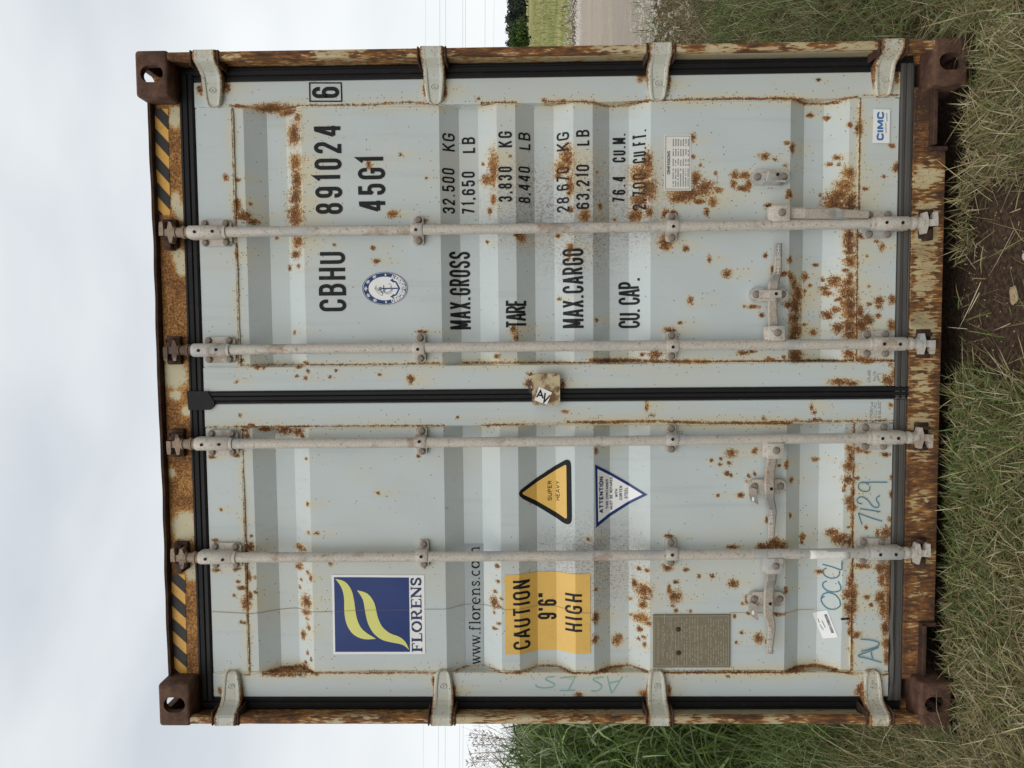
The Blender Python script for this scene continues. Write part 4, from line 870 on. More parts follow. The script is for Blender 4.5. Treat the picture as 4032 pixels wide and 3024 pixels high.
# --- markings on the right door
BP = 'worn_black'
lettering('CBHU', zt(S0, 1560, 1795, 897, 380), BP, DR, t=.135, gap=.14)
lettering('891024', zt(R0, 1678, 1915, 1598, 820), BP, DR, t=.14, gap=.19)
lettering('6', zt(R0, 1655, 1893, 588, 490), BP, DR, t=.14, flatY=YS, off=.0016)
bx4 = px_poly(R0, [(1635, 458), (1910, 458), (1915, 618), (1638, 618)], YS); bx4.append(bx4[0])
skin_polys('lettering', [[tuple(v) for v in q] for q in ribbon(bx4[:-1], .0024, True)], BP, DR, .0016, YS)
lettering('45G1', zt(R1, 22, 260, 1578, 1100), BP, DR, t=.14, gap=.16)
for o, s1, s2, xt, xb, y0, y1, y2, y3 in ((R1, '32.500', 'KG', 755, 865, 1598, 1208, 1058, 905), (R1, '71,650', 'LB', 925, 1040, 1603, 1230, 1068, 930), (R1, '3,830', 'KG', 1242, 1362, 1492, 1185, 1018, 880),
        (R1, '8,440', 'LB', 1418, 1522, 1508, 1192, 1043, 895), (R1, '28,670', 'KG', 1750, 1860, 1578, 1185, 1040, 880), (R1, '63,210', 'LB', 1920, 2035, 1555, 1170, 1003, 865),
        (R2, '76.4', 'CU.M.', 245, 360, 1497, 1270, 1150, 898), (R2, '2,700', 'CU.FT.', 420, 540, 1560, 1240, 1150, 860)):
    lettering(s1, zt(o, xt, xb, y0, y1), BP, DR, t=.145, gap=.20); lettering(s2, zt(o, xt, xb, y2, y3), BP, DR, t=.145, gap=.20)
lettering('MAX.GROSS', zt(S1, 708, 890, 1055, 380), BP, DR, t=.125, gap=.085)
lettering('TARE', zt(S1, 1198, 1376, 1043, 795), BP, DR, t=.12, gap=.085)
lettering('MAX.CARGO', zt(S1, 1690, 1875, 1043, 350), BP, DR, t=.125, gap=.085)
lettering('CU. CAP.', zt(S2, 297, 485, 1043, 605), BP, DR, t=.12, gap=.085)
# classification emblem
ec = hits(1515, 1136); ew, eh = abs(hits(1515, 1070)[0]-hits(1515, 1202)[0])/2, abs(hits(1424, 1136)[2]-hits(1606, 1136)[2])/2
def ell(k, n=48): return [(ec[0]+ew*k*math.cos(a), ec[2]+eh*k*math.sin(a)) for a in np.linspace(0, 2*math.pi, n, endpoint=False)]
skin_polys('emblem', [ell(1.0)], 'white_vinyl', DR, .0008, label='oval blue and white anchor emblem')
def band(a, c, n=48):
    A, B = ell(a, n), ell(c, n); return [[A[i], A[(i+1) % n], B[(i+1) % n], B[i]] for i in range(n)]
skin_polys('emblem', band(.985, .955)+band(.93, .71), 'emblem_blue', DR, .0014)
pol = []
def ring_text(s, a0, a1, hgt, t, inward):
    for k, ch in enumerate(s):
        if ch == ' ': continue
        a = a0+(a1-a0)*k/(len(s)-1); w, st = G[ch]; c_ = np.array([ec[0]+ew*.815*math.cos(a), ec[2]+eh*.815*math.sin(a)])
        tg = np.array([-ew*math.sin(a), eh*math.cos(a)]); tg /= np.hypot(*tg); tg = tg*(1 if a1 > a0 else -1); up = np.array([-tg[1], tg[0]])
        for pts, cl in st: pol.extend([[tuple(v) for v in q] for q in ribbon([tuple(c_+tg*((px-.5)*max(w, .05)*hgt*1.35)+up*((py-.5)*hgt)) for px, py in pts], t, cl)])
ring_text('CHINA CLASSIFICATION SOCIETY', math.radians(205), math.radians(335), .0135, .0012, True)
for a in (148, 119, 90, 61, 32):                          # five characters over the top
    a = math.radians(a); c_ = np.array([ec[0]+ew*.815*math.cos(a), ec[2]+eh*.815*math.sin(a)]); tg = np.array([ew*math.sin(a), -eh*math.cos(a)]); tg /= np.hypot(*tg); up = np.array([-tg[1], tg[0]])
    for l in ([(-.5, .3), (.5, .3), (.5, -.2), (-.5, -.2), (-.5, .3)], [(0, .6), (0, -.6)], [(-.4, .05), (.4, .05)]):
        pol.extend([[tuple(v) for v in q] for q in ribbon([tuple(c_+tg*px*.011+up*py*.011) for px, py in l], .0008)])
for a in (180, 0):
    c_ = (ec[0]+ew*.815*math.cos(math.radians(a)), ec[2]-.004); pol.append([(c_[0]+(.0045 if k % 2 else .002)*math.sin(k*math.pi/5), c_[1]+(.0045 if k % 2 else .002)*math.cos(k*math.pi/5)) for k in range(10)])
skin_polys('lettering', pol, 'white_vinyl', DR, .0021)
X, Z = ec[0], ec[2]; an = []
for l, w, cl in (([(X, Z+.012), (X, Z-.048)], .0022, 0), ([(X-.012, Z+.004), (X+.012, Z+.004)], .0016, 0), ([(X+.0045*math.cos(a), Z+.017+.0045*math.sin(a)) for a in np.linspace(0, 5.9, 9)], .0014, 1),
              ([(X-.030, Z-.026), (X-.022, Z-.042), (X, Z-.053), (X+.022, Z-.042), (X+.030, Z-.026)], .0026, 0), ([(X-.037, Z-.036), (X-.030, Z-.022), (X-.022, Z-.033)], .0014, 0), ([(X+.037, Z-.036), (X+.030, Z-.022), (X+.022, Z-.033)], .0014, 0)):
    an += [[tuple(v) for v in q] for q in ribbon(l, w, bool(cl))]
skin_polys('emblem', an, 'emblem_blue', DR, .0016)
dr = []
for ph, rr_ in ((0, .020), (.5, .014), (1.1, .024)):
    l = [(X-.002+rr_*math.cos(a*1.3+ph)*(.5+.5*math.sin(a)), Z+.028-.05*(a/9)+.010*math.sin(a*2.1+ph)) for a in np.linspace(0, 9, 30)]
    dr += [[tuple(v) for v in q] for q in ribbon(l, .0006)]
skin_polys('emblem', dr, 'grey_print', DR, .0015)
# dimensions label, maker's label
q = px_poly(R2, [(698, 908), (930, 908), (932, 1395), (696, 1395)]); skin_polys('sticker', [q], 'paper', DR, .0010)
q = px_poly(R2, [(710, 922), (918, 922), (920, 1382), (708, 1382)]); dm = [[tuple(v) for v in w] for w in ribbon(q, .0009, True)]
for xx in (775, 797, 818, 840, 862, 884, 905):
    a, c_ = hits(*zm(R2, xx, 1360)), hits(*zm(R2, xx, 945)); xs_ = np.linspace(a[0], c_[0], 40); rr2 = random.Random(xx)
    for k in range(39):
        if (14 < k < 17) or (22 < k < 25) or (30 < k < 33) or rr2.random() < .12: continue
        dm.append([(xs_[k], a[2]-.0018), (xs_[k]+(xs_[1]-xs_[0])*.7, a[2]-.0018), (xs_[k]+(xs_[1]-xs_[0])*.7, a[2]+.0022), (xs_[k], a[2]+.0022)])
skin_polys('lettering', dm, 'grey_print', DR, .0016)
lettering('DIMENSIONS', zt(R2, 722, 748, 1252, 1052), BP, DR, t=.16, wscale=1.3, off=.0018)
q = px_poly(R3, [(897, 732), (1042, 735), (1037, 1028), (889, 1025)], YS); skin_polys('sticker', [q], 'white_vinyl', DR, .0030, YS)
lettering('CIMC', zt(R3, 925, 988, 1003, 755), 'print_blue', DR, t=.26, gap=.14, wscale=1.3, flatY=YS, off=.0038)
lettering('ANTIQUE CONTAINERS'.replace('Q', 'O'), zt(R3, 1002, 1010, 945, 760), 'grey_print', DR, t=.14, flatY=YS, off=.0038) if False else None
strokes_px('lettering', [[(1006, 940), (1004, 850)], [(1014, 840), (1012, 765)]], R3, .0012, 'grey_print', DR, .0038, YS, False)

# --- markings on the left door
q = px_poly(U0, [(1672, 185), (2480, 186), (2486, 876), (1688, 875)]); skin_polys('sign', [q], 'white_vinyl', DL, .0012, label='white bordered blue company sign with yellow flame')
q = px_poly(U0, [(1692, 205), (2346, 206), (2354, 855), (1705, 853)]); skin_polys('sign', [q], 'blue_vinyl', DL, .0019)
SW1 = [(1705, 218), (1790, 245), (1845, 320), (1870, 420), (1893, 560), (1945, 660), (2060, 738), (1960, 742), (1870, 705), (1810, 625), (1785, 520), (1780, 380), (1755, 290)]
SW2 = [(1893, 318), (1985, 348), (2045, 430), (2072, 540), (2112, 630), (2180, 690), (2260, 722), (2315, 768), (2348, 838), (2291, 793), (2191, 770), (2111, 747), (2041, 692), (1991, 605), (1965, 500), (1945, 400)]
def smoothloop(p, tips):
    P = [np.array(a, float) for a in p]; n = len(P); out = []
    for i in range(n):
        p1, p2 = P[i], P[(i+1) % n]; p0 = p1 if i in tips else P[i-1]; p3 = p2 if (i+1) % n in tips else P[(i+2) % n]
        for t in (0, .34, .67): out.append(tuple(.5*((2*p1)+(-p0+p2)*t+(2*p0-5*p1+4*p2-p3)*t*t+(-p0+3*p1-3*p2+p3)*t**3)))
    return out
skin_polys('emblem', [px_poly(U0, smoothloop(SW1, {0, 6})), px_poly(U0, smoothloop(SW2, {0, 8}))], 'yellow_print', DL, .0027)
# serif letters: strokes with their own widths
def serif(strokes, x0, z0, w, h):
    out = []
    for pts, t in strokes: out += [[tuple(v) for v in q] for q in ribbon([(x0+px*w, z0+py*h) for px, py in pts], t*h*1.22)]
    return out
bigO = [(arc(.5, .5, .40, .45, -70, 70, 8), .085), (arc(.5, .5, .40, .45, 110, 250, 8), .085), (arc(.5, .5, .40, .46, 60, 120, 4), .04), (arc(.5, .5, .40, .46, 240, 300, 4), .04)]
def sf(x, y, w=.24): return ([(x-w, y), (x+w, y)], .035)
SER = {'F': (.80, [([(.25, 0), (.25, 1)], .095), sf(.25, .03), ([(.02, .965), (.95, .965)], .04), ([(.92, .98), (.92, .74)], .035), ([(.3, .52), (.68, .52)], .04), ([(.66, .64), (.66, .40)], .03)]),
 'L': (.80, [([(.25, 0), (.25, 1)], .095), sf(.25, .97), ([(.02, .035), (.95, .035)], .04), ([(.92, .02), (.92, .28)], .035)]), 'O': (1.0, bigO),
 'R': (.98, [([(.22, 0), (.22, 1)], .095), sf(.22, .03, .2), ([(.02, .965), (.55, .965)], .04), (arc(.52, .74, .26, .22, 80, -80, 7), .08), ([(.25, .50), (.58, .50)], .035), ([(.5, .48), (.74, .06), (.98, .04)], .07)]),
 'E': (.86, [([(.25, 0), (.25, 1)], .095), ([(.02, .965), (.93, .965)], .04), ([(.90, .98), (.90, .76)], .035), ([(.02, .035), (.95, .035)], .04), ([(.93, .02), (.93, .27)], .035), ([(.3, .52), (.66, .52)], .04), ([(.65, .63), (.65, .41)], .03)]),
 'N': (1.0, [([(.16, 0), (.16, 1)], .045), ([(.84, 0), (.84, 1)], .045), ([(.14, .95), (.84, .03)], .10), sf(.16, .03, .15), sf(.10, .97, .12), sf(.84, .97, .15)]),
 'S': (.72, [([(.85, .72), (.78, .88), (.5, .955), (.22, .88), (.14, .74), (.25, .60), (.75, .42), (.88, .27), (.78, .10), (.5, .04), (.2, .10), (.12, .28)], .078), ([(.86, .98), (.86, .70)], .03), ([(.11, .02), (.11, .30)], .03)]),
 'w': (.95, [([(.06, .95), (.30, .03)], .075), ([(.30, .03), (.50, .9)], .035), ([(.44, .95), (.70, .03)], .075), ([(.70, .03), (.93, .95)], .035), sf(.10, .96, .12), sf(.5, .96, .12), sf(.92, .96, .09)]), '.': (.32, [([(.5, -.01), (.5, .14)], .08)]),
 'f': (.55, [([(.35, 0), (.35, 1.2), (.45, 1.36), (.75, 1.36), (.88, 1.25)], .06), ([(.05, .93), (.75, .93)], .035), sf(.36, .03, .3)]), 'l': (.42, [([(.5, 0), (.5, 1.42)], .07), sf(.5, .03, .4), sf(.36, 1.40, .22)]),
 'o': (.80, bigO), 'r': (.68, [([(.28, 0), (.28, .95)], .07), sf(.28, .03, .24), sf(.18, .94, .14), ([(.3, .66), (.5, .9), (.75, .93), (.88, .80)], .06)]),
 'e': (.75, [(arc(.5, .48, .38, .46, 0, 170, 9), .055), (arc(.5, .48, .40, .45, 140, 310, 9), .075), ([(.12, .52), (.9, .52)], .035)]),
 'n': (.92, [([(.24, 0), (.24, .95)], .07), ([(.76, 0), (.76, .68), (.66, .9), (.48, .92), (.26, .72)], .062), sf(.24, .03, .2), sf(.76, .03, .2), sf(.15, .94, .1)]),
 's': (.62, [([(.84, .70), (.72, .92), (.40, .94), (.18, .76), (.35, .58), (.72, .42), (.86, .24), (.66, .04), (.34, .04), (.14, .26)], .06)]), 'c': (.72, [(arc(.52, .48, .40, .46, 50, 310, 12), .065)]),
 'm': (1.35, [([(.16, 0), (.16, .95)], .07), ([(.52, 0), (.52, .7), (.45, .92), (.34, .92), (.17, .74)], .06), ([(.88, 0), (.88, .7), (.81, .92), (.70, .92), (.53, .74)], .06), sf(.16, .03, .13), sf(.52, .03, .13), sf(.88, .03, .13), sf(.1, .94, .07)])}
def serif_text(s, px, gap, mat, parent, off):
    xt, xb, ya, yb = px; a, c_ = hits(xb, ya), hits(xb, yb); d_ = hits(xt, (ya+yb)/2); h = d_[2]-a[2]; tot = sum(SER[k][0] for k in s)+gap*(len(s)-1); sc = (c_[0]-a[0])/tot; x = a[0]; pl = []
    for k in s: pl += serif(SER[k][1], x, a[2], SER[k][0]*sc, h); x += (SER[k][0]+gap)*sc
    skin_polys('lettering', pl, mat, parent, off)
serif_text('FLORENS', zt(U1, 375, 470, 857, 205), .06, 'navy_print', DL, .0021)
q = px_poly(U1, [(848, 968), (1006, 966), (1001, -86), (836, -86)]); skin_polys('sticker', [[q[0], q[1], q[2], q[3]]], 'film_grey', DL, .0010)
serif_text('www.florens.com', (1859, 1893, 2614, 2151), .06, 'black_paint', DL, .0018)
q = px_poly(U1, [(1187, 184), (1932, 177), (1938, 870), (1195, 876)]); zc_ = (q[0][1]+q[3][1])/2; zd_ = (q[1][1]+q[2][1])/2
skin_polys('sign', [[(q[0][0], zc_), (q[1][0], zd_), (q[2][0], zd_), (q[3][0], zc_)]], 'caution_yellow', DL, .0012, label='yellow height caution sign folded over the ribs')
lettering('CAUTION', zt(U1, 1260, 1412, 815, 218), BP, DL, t=.14, gap=.16, off=.0020)
lettering("9'6\"", zt(U1, 1476, 1640, 568, 342), BP, DL, t=.14, gap=.12, off=.0020)
lettering('HIGH', zt(U1, 1712, 1864, 680, 352), BP, DL, t=.14, gap=.22, off=.0020)
def round_tri(v, r, n=6):
    out = []; V = [np.array(a, float) for a in v]
    for i in range(3):
        a, c_, e = V[i-1], V[i], V[(i+1) % 3]; d1 = (a-c_)/np.hypot(*(a-c_)); d2 = (e-c_)/np.hypot(*(e-c_))
        for t in np.linspace(0, 1, n): out.append(tuple((1-t)**2*(c_+d1*r)+2*t*(1-t)*c_+t*t*(c_+d2*r)))
    return out
skin_polys('sign', [px_poly(T1, round_tri([(1272, 982), (1765, 650), (1775, 1282)], 95))], 'black_paint', DL, .0012, label='black bordered yellow triangle warning sign')
skin_polys('sign', [px_poly(T1, round_tri([(1335, 978), (1724, 722), (1730, 1205)], 22))], 'caution_yellow', DL, .0019)
lettering('SUPER', zt(T1, 1562, 1598, 1040, 867), BP, DL, t=.15, gap=.20, wscale=1.2, off=.0026)
lettering('HEAVY', zt(T1, 1632, 1665, 1040, 870), BP, DL, t=.15, gap=.20, wscale=1.2, off=.0026)
skin_polys('sign', [px_poly(T2, [(95, 727), (552, 990), (105, 1278)])], 'blue_vinyl', DL, .0012, label='blue bordered white triangle repair notice')
skin_polys('sign', [px_poly(T2, [(115, 765), (507, 987), (123, 1228)])], 'white_vinyl', DL, .0019)
for s, xt, xb, y0, y1, t in (('ATTENTION', 131, 167, 1146, 830, .24), ('THIS CONTAINER', 188, 209, 1112, 853, .19), ('MUST BE REPAIRED', 224, 246, 1118, 835, .19), ('WITH', 268, 291, 1010, 940, .18), ('CORTEN', 306, 331, 1035, 913, .18), ('STEEL', 351, 377, 1022, 925, .18)):
    lettering(s, zt(T2, xt, xb, y0, y1), 'navy_print' if t > .2 else BP, DL, t=t, wscale=1.2, gap=.14, off=.0026)
# chalked words
strokes_px('scuff', [[(612, 566), (700, 562)]], U3, .0035, 'black_paint', DL, .0014)
strokes_px('chalk_writing', [[(800, 1250), (782, 1200), (767, 1150)], [(767, 1150), (870, 1190), (975, 1222)], [(780, 1112), (960, 1140)], [(800, 1070), (765, 1062), (757, 1030), (800, 1010), (850, 1040), (890, 1090), (935, 1103), (948, 1075), (930, 1050), (925, 1020), (957, 998)],
   [(868, 915), (860, 955), (810, 962), (770, 935), (775, 895), (815, 882), (860, 905)], [(800, 886), (900, 882), (1020, 883)]], T3, .0019, 'chalk_blue', DL, .0012, YS)
strokes_px('chalk_writing', [[(470, 372), (440, 390), (455, 435), (500, 475), (560, 480), (605, 450), (600, 400), (560, 355), (505, 338), (460, 352), (440, 390)], [(492, 238), (460, 255), (460, 290), (500, 322), (560, 332), (605, 318), (612, 285), (590, 240)],
   [(490, 125), (463, 145), (470, 185), (520, 212), (575, 208), (602, 180), (600, 150)], [(455, 93), (540, 115), (618, 140), (622, 100), (626, 62)]], U3, .0019, 'chalk_blue', DL, .0018)
strokes_px('chalk_writing', [[(945, 815), (860, 850), (765, 888), (850, 912), (968, 947)], [(878, 852), (882, 885), (892, 912)], [(783, 743), (880, 752), (945, 775), (930, 808), (860, 832), (790, 850)]], U3, .0019, 'chalk_blue', DL, .0028, YS)
strokes_px('chalk_writing', [[(1625, 1070), (1560, 1078), (1545, 1095), (1600, 1125), (1622, 1140), (1600, 1162), (1530, 1170), (1470, 1160), (1457, 1138)], [(1668, 1082), (1740, 1076), (1815, 1070)], [(1800, 1074), (1742, 1188)], [(1665, 1192), (1800, 1190)],
   [(2050, 1075), (1975, 1082), (1960, 1100), (2010, 1130), (2032, 1155), (2005, 1190), (1960, 1196), (1940, 1190)], [(2080, 1065), (2110, 1190), (2130, 1200), (2212, 1070)], [(2105, 1125), (2185, 1108)]], U1, .0022, 'chalk_green', DL, .0012, YS)
# approval plate, barcode label, cracks, small stencils
pc, pe = hits(*zm(U2, 598, 528)), hits(*zm(U2, 1268, 988)); bm = bmesh.new()
box(bm, min(pc[0], pe[0]), max(pc[0], pe[0]), CREST-.005, CREST+.004, min(pc[2], pe[2]), max(pc[2], pe[2]), .0015, 1); bm_obj('approval_plate', bm, 'plate_steel', DL)
yp = CREST-.005
bm = bmesh.new(); cyl(bm, (0, -.004, 0), (0, .003, 0), .006, .011, 14); bevel_all(bm, .0015, 1); M_PR = shared('plate_rivet', bm, 'dark_rust', 40)
for c_ in ((820, 660), (822, 865)): inst(M_PR, 'plate_rivet', tuple(hit(*zm(U2, *c_), yp-.001)), DL)
pl = [[tuple(v) for v in w] for w in ribbon(px_poly(U2, [(610, 545), (1255, 540), (1258, 975), (612, 978)], yp), .0007, True)]
for xx, ya, yb in ((765, 975, 560), (822, 975, 550), (925, 975, 550), (995, 975, 550)): pl += [[tuple(v) for v in w] for w in ribbon(px_poly(U2, [(xx, ya), (xx-4, yb)], yp), .0006)]
rr3 = random.Random(5)
for xx in list(range(700, 800, 24))+list(range(850, 920, 22))+list(range(945, 990, 20))+list(range(1060, 1250, 22)):
    y = 970
    while y > 570:
        l = rr3.uniform(10, 50)
        if rr3.random() < .7: pl += [[tuple(v) for v in w] for w in ribbon(px_poly(U2, [(xx, y), (xx, y-l)], yp), .0011)]
        y -= l+rr3.uniform(6, 24)
skin_polys('lettering', pl, 'plate_print', DL, .0006, yp)
for s, xt, xb, y0, y1 in (('APPROVED FOR TRANSPORT', 636, 656, 950, 585), ('UNDER CUSTOMS SEAL', 676, 696, 905, 620), ('CSC SAFETY APPROVAL', 1012, 1032, 930, 620)):
    lettering(s, zt(U2, xt, xb, y0, y1), 'plate_print', DL, t=.13, wscale=1.3, flatY=yp, off=.0007)
q = px_poly(U3, [(365, 512), (492, 488), (588, 727), (457, 737)]); skin_polys('sticker', [q], 'white_vinyl', DL, .0022)
bars_ = []; rr4 = random.Random(3); A, B_, C_2, D_ = [np.array(v) for v in px_poly(U3, [(463, 525), (488, 520), (556, 690), (533, 694)])]; t = 0
while t < .97:
    w = rr4.choice((.008, .014, .022)); bars_.append([tuple(A+(D_-A)*t), tuple(B_+(C_2-B_)*t), tuple(B_+(C_2-B_)*(t+w)), tuple(A+(D_-A)*(t+w))]); t += w+rr4.choice((.010, .018))
skin_polys('barcode', bars_, 'black_paint', DL, .0029)
strokes_px('lettering', [[(446, 578), (478, 640)], [(412, 560), (425, 598)], [(428, 612), (460, 660)]], U3, .0012, 'grey_print', DL, .0029, None, False)
strokes_px('crack', [[(940, 520), (1030, 515), (1120, 500), (1220, 485), (1330, 475), (1390, 478), (1440, 495), (1500, 508), (1600, 508), (1690, 503)]], U0, .0009, 'crack_line', DL, .0010)
strokes_px('crack', [[(1690, 503), (1890, 492), (2070, 488), (2350, 486)]], U0, .0006, 'crack_line', DL, .0032)
strokes_px('crack', [[(630, 505), (780, 512), (930, 520)]], U0, .0009, 'crack_line', DL, .0012, YS)
strokes_px('crack', [[(490, 482), (680, 480), (760, 460), (850, 440), (1000, 442), (1100, 465), (1190, 486)]], U1, .0007, 'crack_line', DL, .0022)
strokes_px('crack', [[(1190, 486), (1310, 480), (1400, 462), (1480, 448), (1640, 455), (1790, 505), (1938, 516)]], U1, .0006, 'crack_line', DL, .0027)
strokes_px('crack', [[(1270, 515), (1500, 514), (1740, 518), (1860, 488), (2000, 482)]], U2, .0006, 'crack_line', DL, .0010)
for d_, o, pts in ((DL, T3, [(880, 185), (895, 320)]), (DL, T3, [(915, 190), (925, 320)]), (DL, T3, [(950, 175), (965, 320)]), (DR, S3, [(860, 1410), (870, 1510)]), (DR, S3, [(905, 1420), (910, 1500)]), (DR, S3, [(940, 1440), (945, 1505)])):
    pl = []; rr5 = random.Random(pts[0][0]); y = pts[0][1]
    while y < pts[1][1]:
        for dx in (-9, 0, 9):
            if rr5.random() < .65: pl += [[tuple(v) for v in w] for w in ribbon(px_poly(o, [(pts[0][0]+dx, y), (pts[0][0]+dx+1, y+7)], YS), .0010)]
        y += 11
    skin_polys('lettering', pl, 'grey_print', d_, .0012, YS)

# ================================================================== ground and setting
def vnoise(x, y, s, seed):
    """smooth value noise for numpy arrays"""
    g = np.random.default_rng(seed).random((64, 64)); u, v = np.asarray(x)*s, np.asarray(y)*s
    i, j = np.floor(u).astype(int), np.floor(v).astype(int); fu, fv = u-i, v-j; fu = fu*fu*(3-2*fu); fv = fv*fv*(3-2*fv)
    q = lambda a, c: g[a % 64, c % 64]
    return (q(i, j)*(1-fu)+q(i+1, j)*fu)*(1-fv)+(q(i, j+1)*(1-fu)+q(i+1, j+1)*fu)*fv
def sm(t): t = np.clip(t, 0, 1); return t*t*(3-2*t)
DIRT = (.36, -.32, .30, .50)
def gz(x, y):
    x, y = np.asarray(x, float), np.asarray(y, float)
    z = -.012+.028*(vnoise(x, y, 2.1, 1)-.5)+.05*(vnoise(x, y, .5, 2)-.5)*sm((np.hypot(x, y)-2)/4)
    z = z+.006*sm((-x-.2)/1.2)
    z = z-.03*np.exp(-(((x-DIRT[0])/DIRT[2])**2+((y-DIRT[1])/DIRT[3])**2))
    dip = sm((1.30-np.abs(x))/.1)*sm((y-.02)/.10)*sm((12.3-y)/.2); z = z*(1-dip)-.085*dip
    near = sm((14-y)/5)
    z = z+.78*sm((-x-1.7)/1.6)*sm((y-.6)/1.6)*near*(.8+.4*vnoise(x, y, .8, 3))
    flat = sm((y-5.5)/1.5)*sm((x+1)/2); z = z*(1-flat)-.02*flat
    far = sm((y-40)/60); return z*(1-far)-.02*far
def stretch(a, b, n, p): t = np.linspace(-1, 1, n); t = np.sign(t)*np.abs(t)**p; return (a+b)/2+(b-a)/2*t
gx = np.unique(np.concatenate([stretch(-900, 900, 70, 3.2), np.linspace(-7, 7, 130)])); gy = np.unique(np.concatenate([-np.geomspace(3, 300, 14), np.linspace(-3, 14, 150), np.geomspace(14.2, 1800, 45)]))
GX, GY = np.meshgrid(gx, gy); GZ = gz(GX, GY); ny, nx = GX.shape; idx = np.arange(ny*nx).reshape(ny, nx)
mesh_obj('ground', np.stack([GX, GY, GZ], -1).reshape(-1, 3), np.stack([idx[:-1, :-1], idx[:-1, 1:], idx[1:, 1:], idx[1:, :-1]], -1).reshape(-1, 4), 'soil', None, True, kind='structure')
# gravel road beyond the container: slightly crowned sheet
def road_pt(s, t):      # s along, t across 0..1
    x = -30+70*s; return x, 8.4-.45*x+t*(15.6+.02*x)
rv, rf = [], []
for i in range(81):
    for j in range(9):
        x, y = road_pt(i/80, j/8); rv.append((x, y, -.014+.0+.03*math.sin(math.pi*j/8)+(0 if x > -1 else .6*min(1, (-1-x)/3))))
for i in range(80):
    for j in range(8): a = i*9+j; rf.append((a, a+9, a+10, a+1))
mesh_obj('gravel_road', rv, rf, 'gravel', None, True, kind='structure')

# ------------------------------------------------------------------ grass
PAL = {'straw': [(.52, .425, .235), (.39, .305, .165), (.66, .57, .37), (.28, .215, .11)], 'green': [(.115, .17, .035), (.155, .215, .05), (.21, .26, .075), (.075, .115, .025)],
       'olive': [(.23, .22, .08), (.30, .28, .115), (.15, .15, .055)], 'lush': [(.13, .215, .05), (.20, .30, .085), (.32, .41, .16), (.45, .52, .30)], 'field': [(.33, .335, .10), (.42, .39, .17), (.24, .28, .07)]}
def pick(kinds, w, n):
    out = np.zeros((n, 3)); c = RNG.choice(len(kinds), n, p=np.array(w)/sum(w))
    for k, nm in enumerate(kinds):
        m = c == k; pal = np.array(PAL[nm]); out[m] = pal[RNG.integers(0, len(pal), m.sum())]
    return out*RNG.uniform(.55, 1.12, (n, 1))
def blades(name, P, length, width, tilt, curl, col, mat='grass_blades', segs=3, az=None, **props):
    n = len(P); az = RNG.uniform(0, 2*math.pi, n) if az is None else az
    dr_ = np.stack([np.cos(az), np.sin(az), np.zeros(n)], -1); ro = RNG.uniform(-.9, .9, n)
    side = np.stack([-np.sin(az)*np.cos(ro), np.cos(az)*np.cos(ro), np.sin(ro)], -1); up = np.array([0, 0, 1.0])
    ctr = [P]; 
    for k in range(segs):
        th = tilt+curl*(k+.5)/segs; ctr.append(ctr[-1]+(length/segs)[:, None]*(np.sin(th)[:, None]*dr_+np.cos(th)[:, None]*up))
    vs = []; nv = 2*segs+1
    for k in range(segs):
        w = (width*.5*(1-.75*(k/segs)**2)*(.75 if k == 0 else 1))[:, None]; vs += [ctr[k]-side*w, ctr[k]+side*w]
    vs.append(ctr[segs]); V = np.stack(vs, 1)
    lo = gz(V[..., 0], V[..., 1])+.002; V[..., 2] = np.where(V[..., 2] < lo, lo, V[..., 2]); V = V.reshape(-1, 3); base = np.arange(n)*nv
    quads = np.concatenate([np.stack([base+2*k, base+2*k+1, base+2*k+3, base+2*k+2], -1) for k in range(segs-1)]); tris = np.stack([base+2*segs-2, base+2*segs-1, base+2*segs], -1)
    me = bpy.data.meshes.new(name); me.vertices.add(len(V)); me.vertices.foreach_set('co', V.ravel().astype(np.float32))
    loops = np.concatenate([quads.ravel(), tris.ravel()]); me.loops.add(len(loops)); me.loops.foreach_set('vertex_index', loops.astype(np.int32))
    npoly = len(quads)+len(tris); me.polygons.add(npoly); ls = np.concatenate([np.arange(len(quads))*4, len(quads)*4+np.arange(len(tris))*3]); me.polygons.foreach_set('loop_start', ls.astype(np.int32))
    me.update(calc_edges=True); me.validate()
    ca = np.ones((n, nv, 4), np.float32); ca[:, :, :3] = col[:, None, :]
    at = me.attributes.new('col', 'FLOAT_COLOR', 'POINT'); at.data.foreach_set('color', ca.ravel())
    me.materials.append(MATS[mat]); return link(bpy.data.objects.new(name, me), None, kind='stuff', **props)
def scatter(n, x0, x1, y0, y1, keep):
    x = RNG.uniform(x0, x1, n); y = RNG.uniform(y0, y1, n); m = RNG.random(n) < keep(x, y); x, y = x[m], y[m]; return np.stack([x, y, gz(x, y)], -1)
def bare(x, y):                               # trodden earth in front of the doors, and under the container
    d = np.sqrt(((x-DIRT[0])/DIRT[2])**2+((y-DIRT[1])/DIRT[3])**2)+.5*(vnoise(x, y, 6, 8)-.5)
    k = sm((d-.75)/.5)*.97+.03
    ins = (np.abs(x) < 1.06) & (y > .0+.05*sm(-x/.6+.2)+.09*(vnoise(x, y, 9, 14)-.35)); ins = ins | ((np.abs(x) < 1.23) & (np.abs(x) > 1.05) & (y > -.015)); return np.where(ins, 0, k)
wedge_r = lambda x, y: np.where((x > .19+(y+2.7)*.36-.4) & (x < .19+(y+2.7)*.44+.8), 1, .12)*(x > 1.225)
wedge_l = lambda x, y: np.where((x < .19-(y+2.7)*.515+.4) & (x > .19-(y+2.7)*.59-.9), 1, .12)*(x < -1.225)
U = RNG.uniform
def greenish(x, y): return np.clip(.29-.12*x+1.1*(vnoise(x, y, 1.7, 21)-.5), .05, .85)
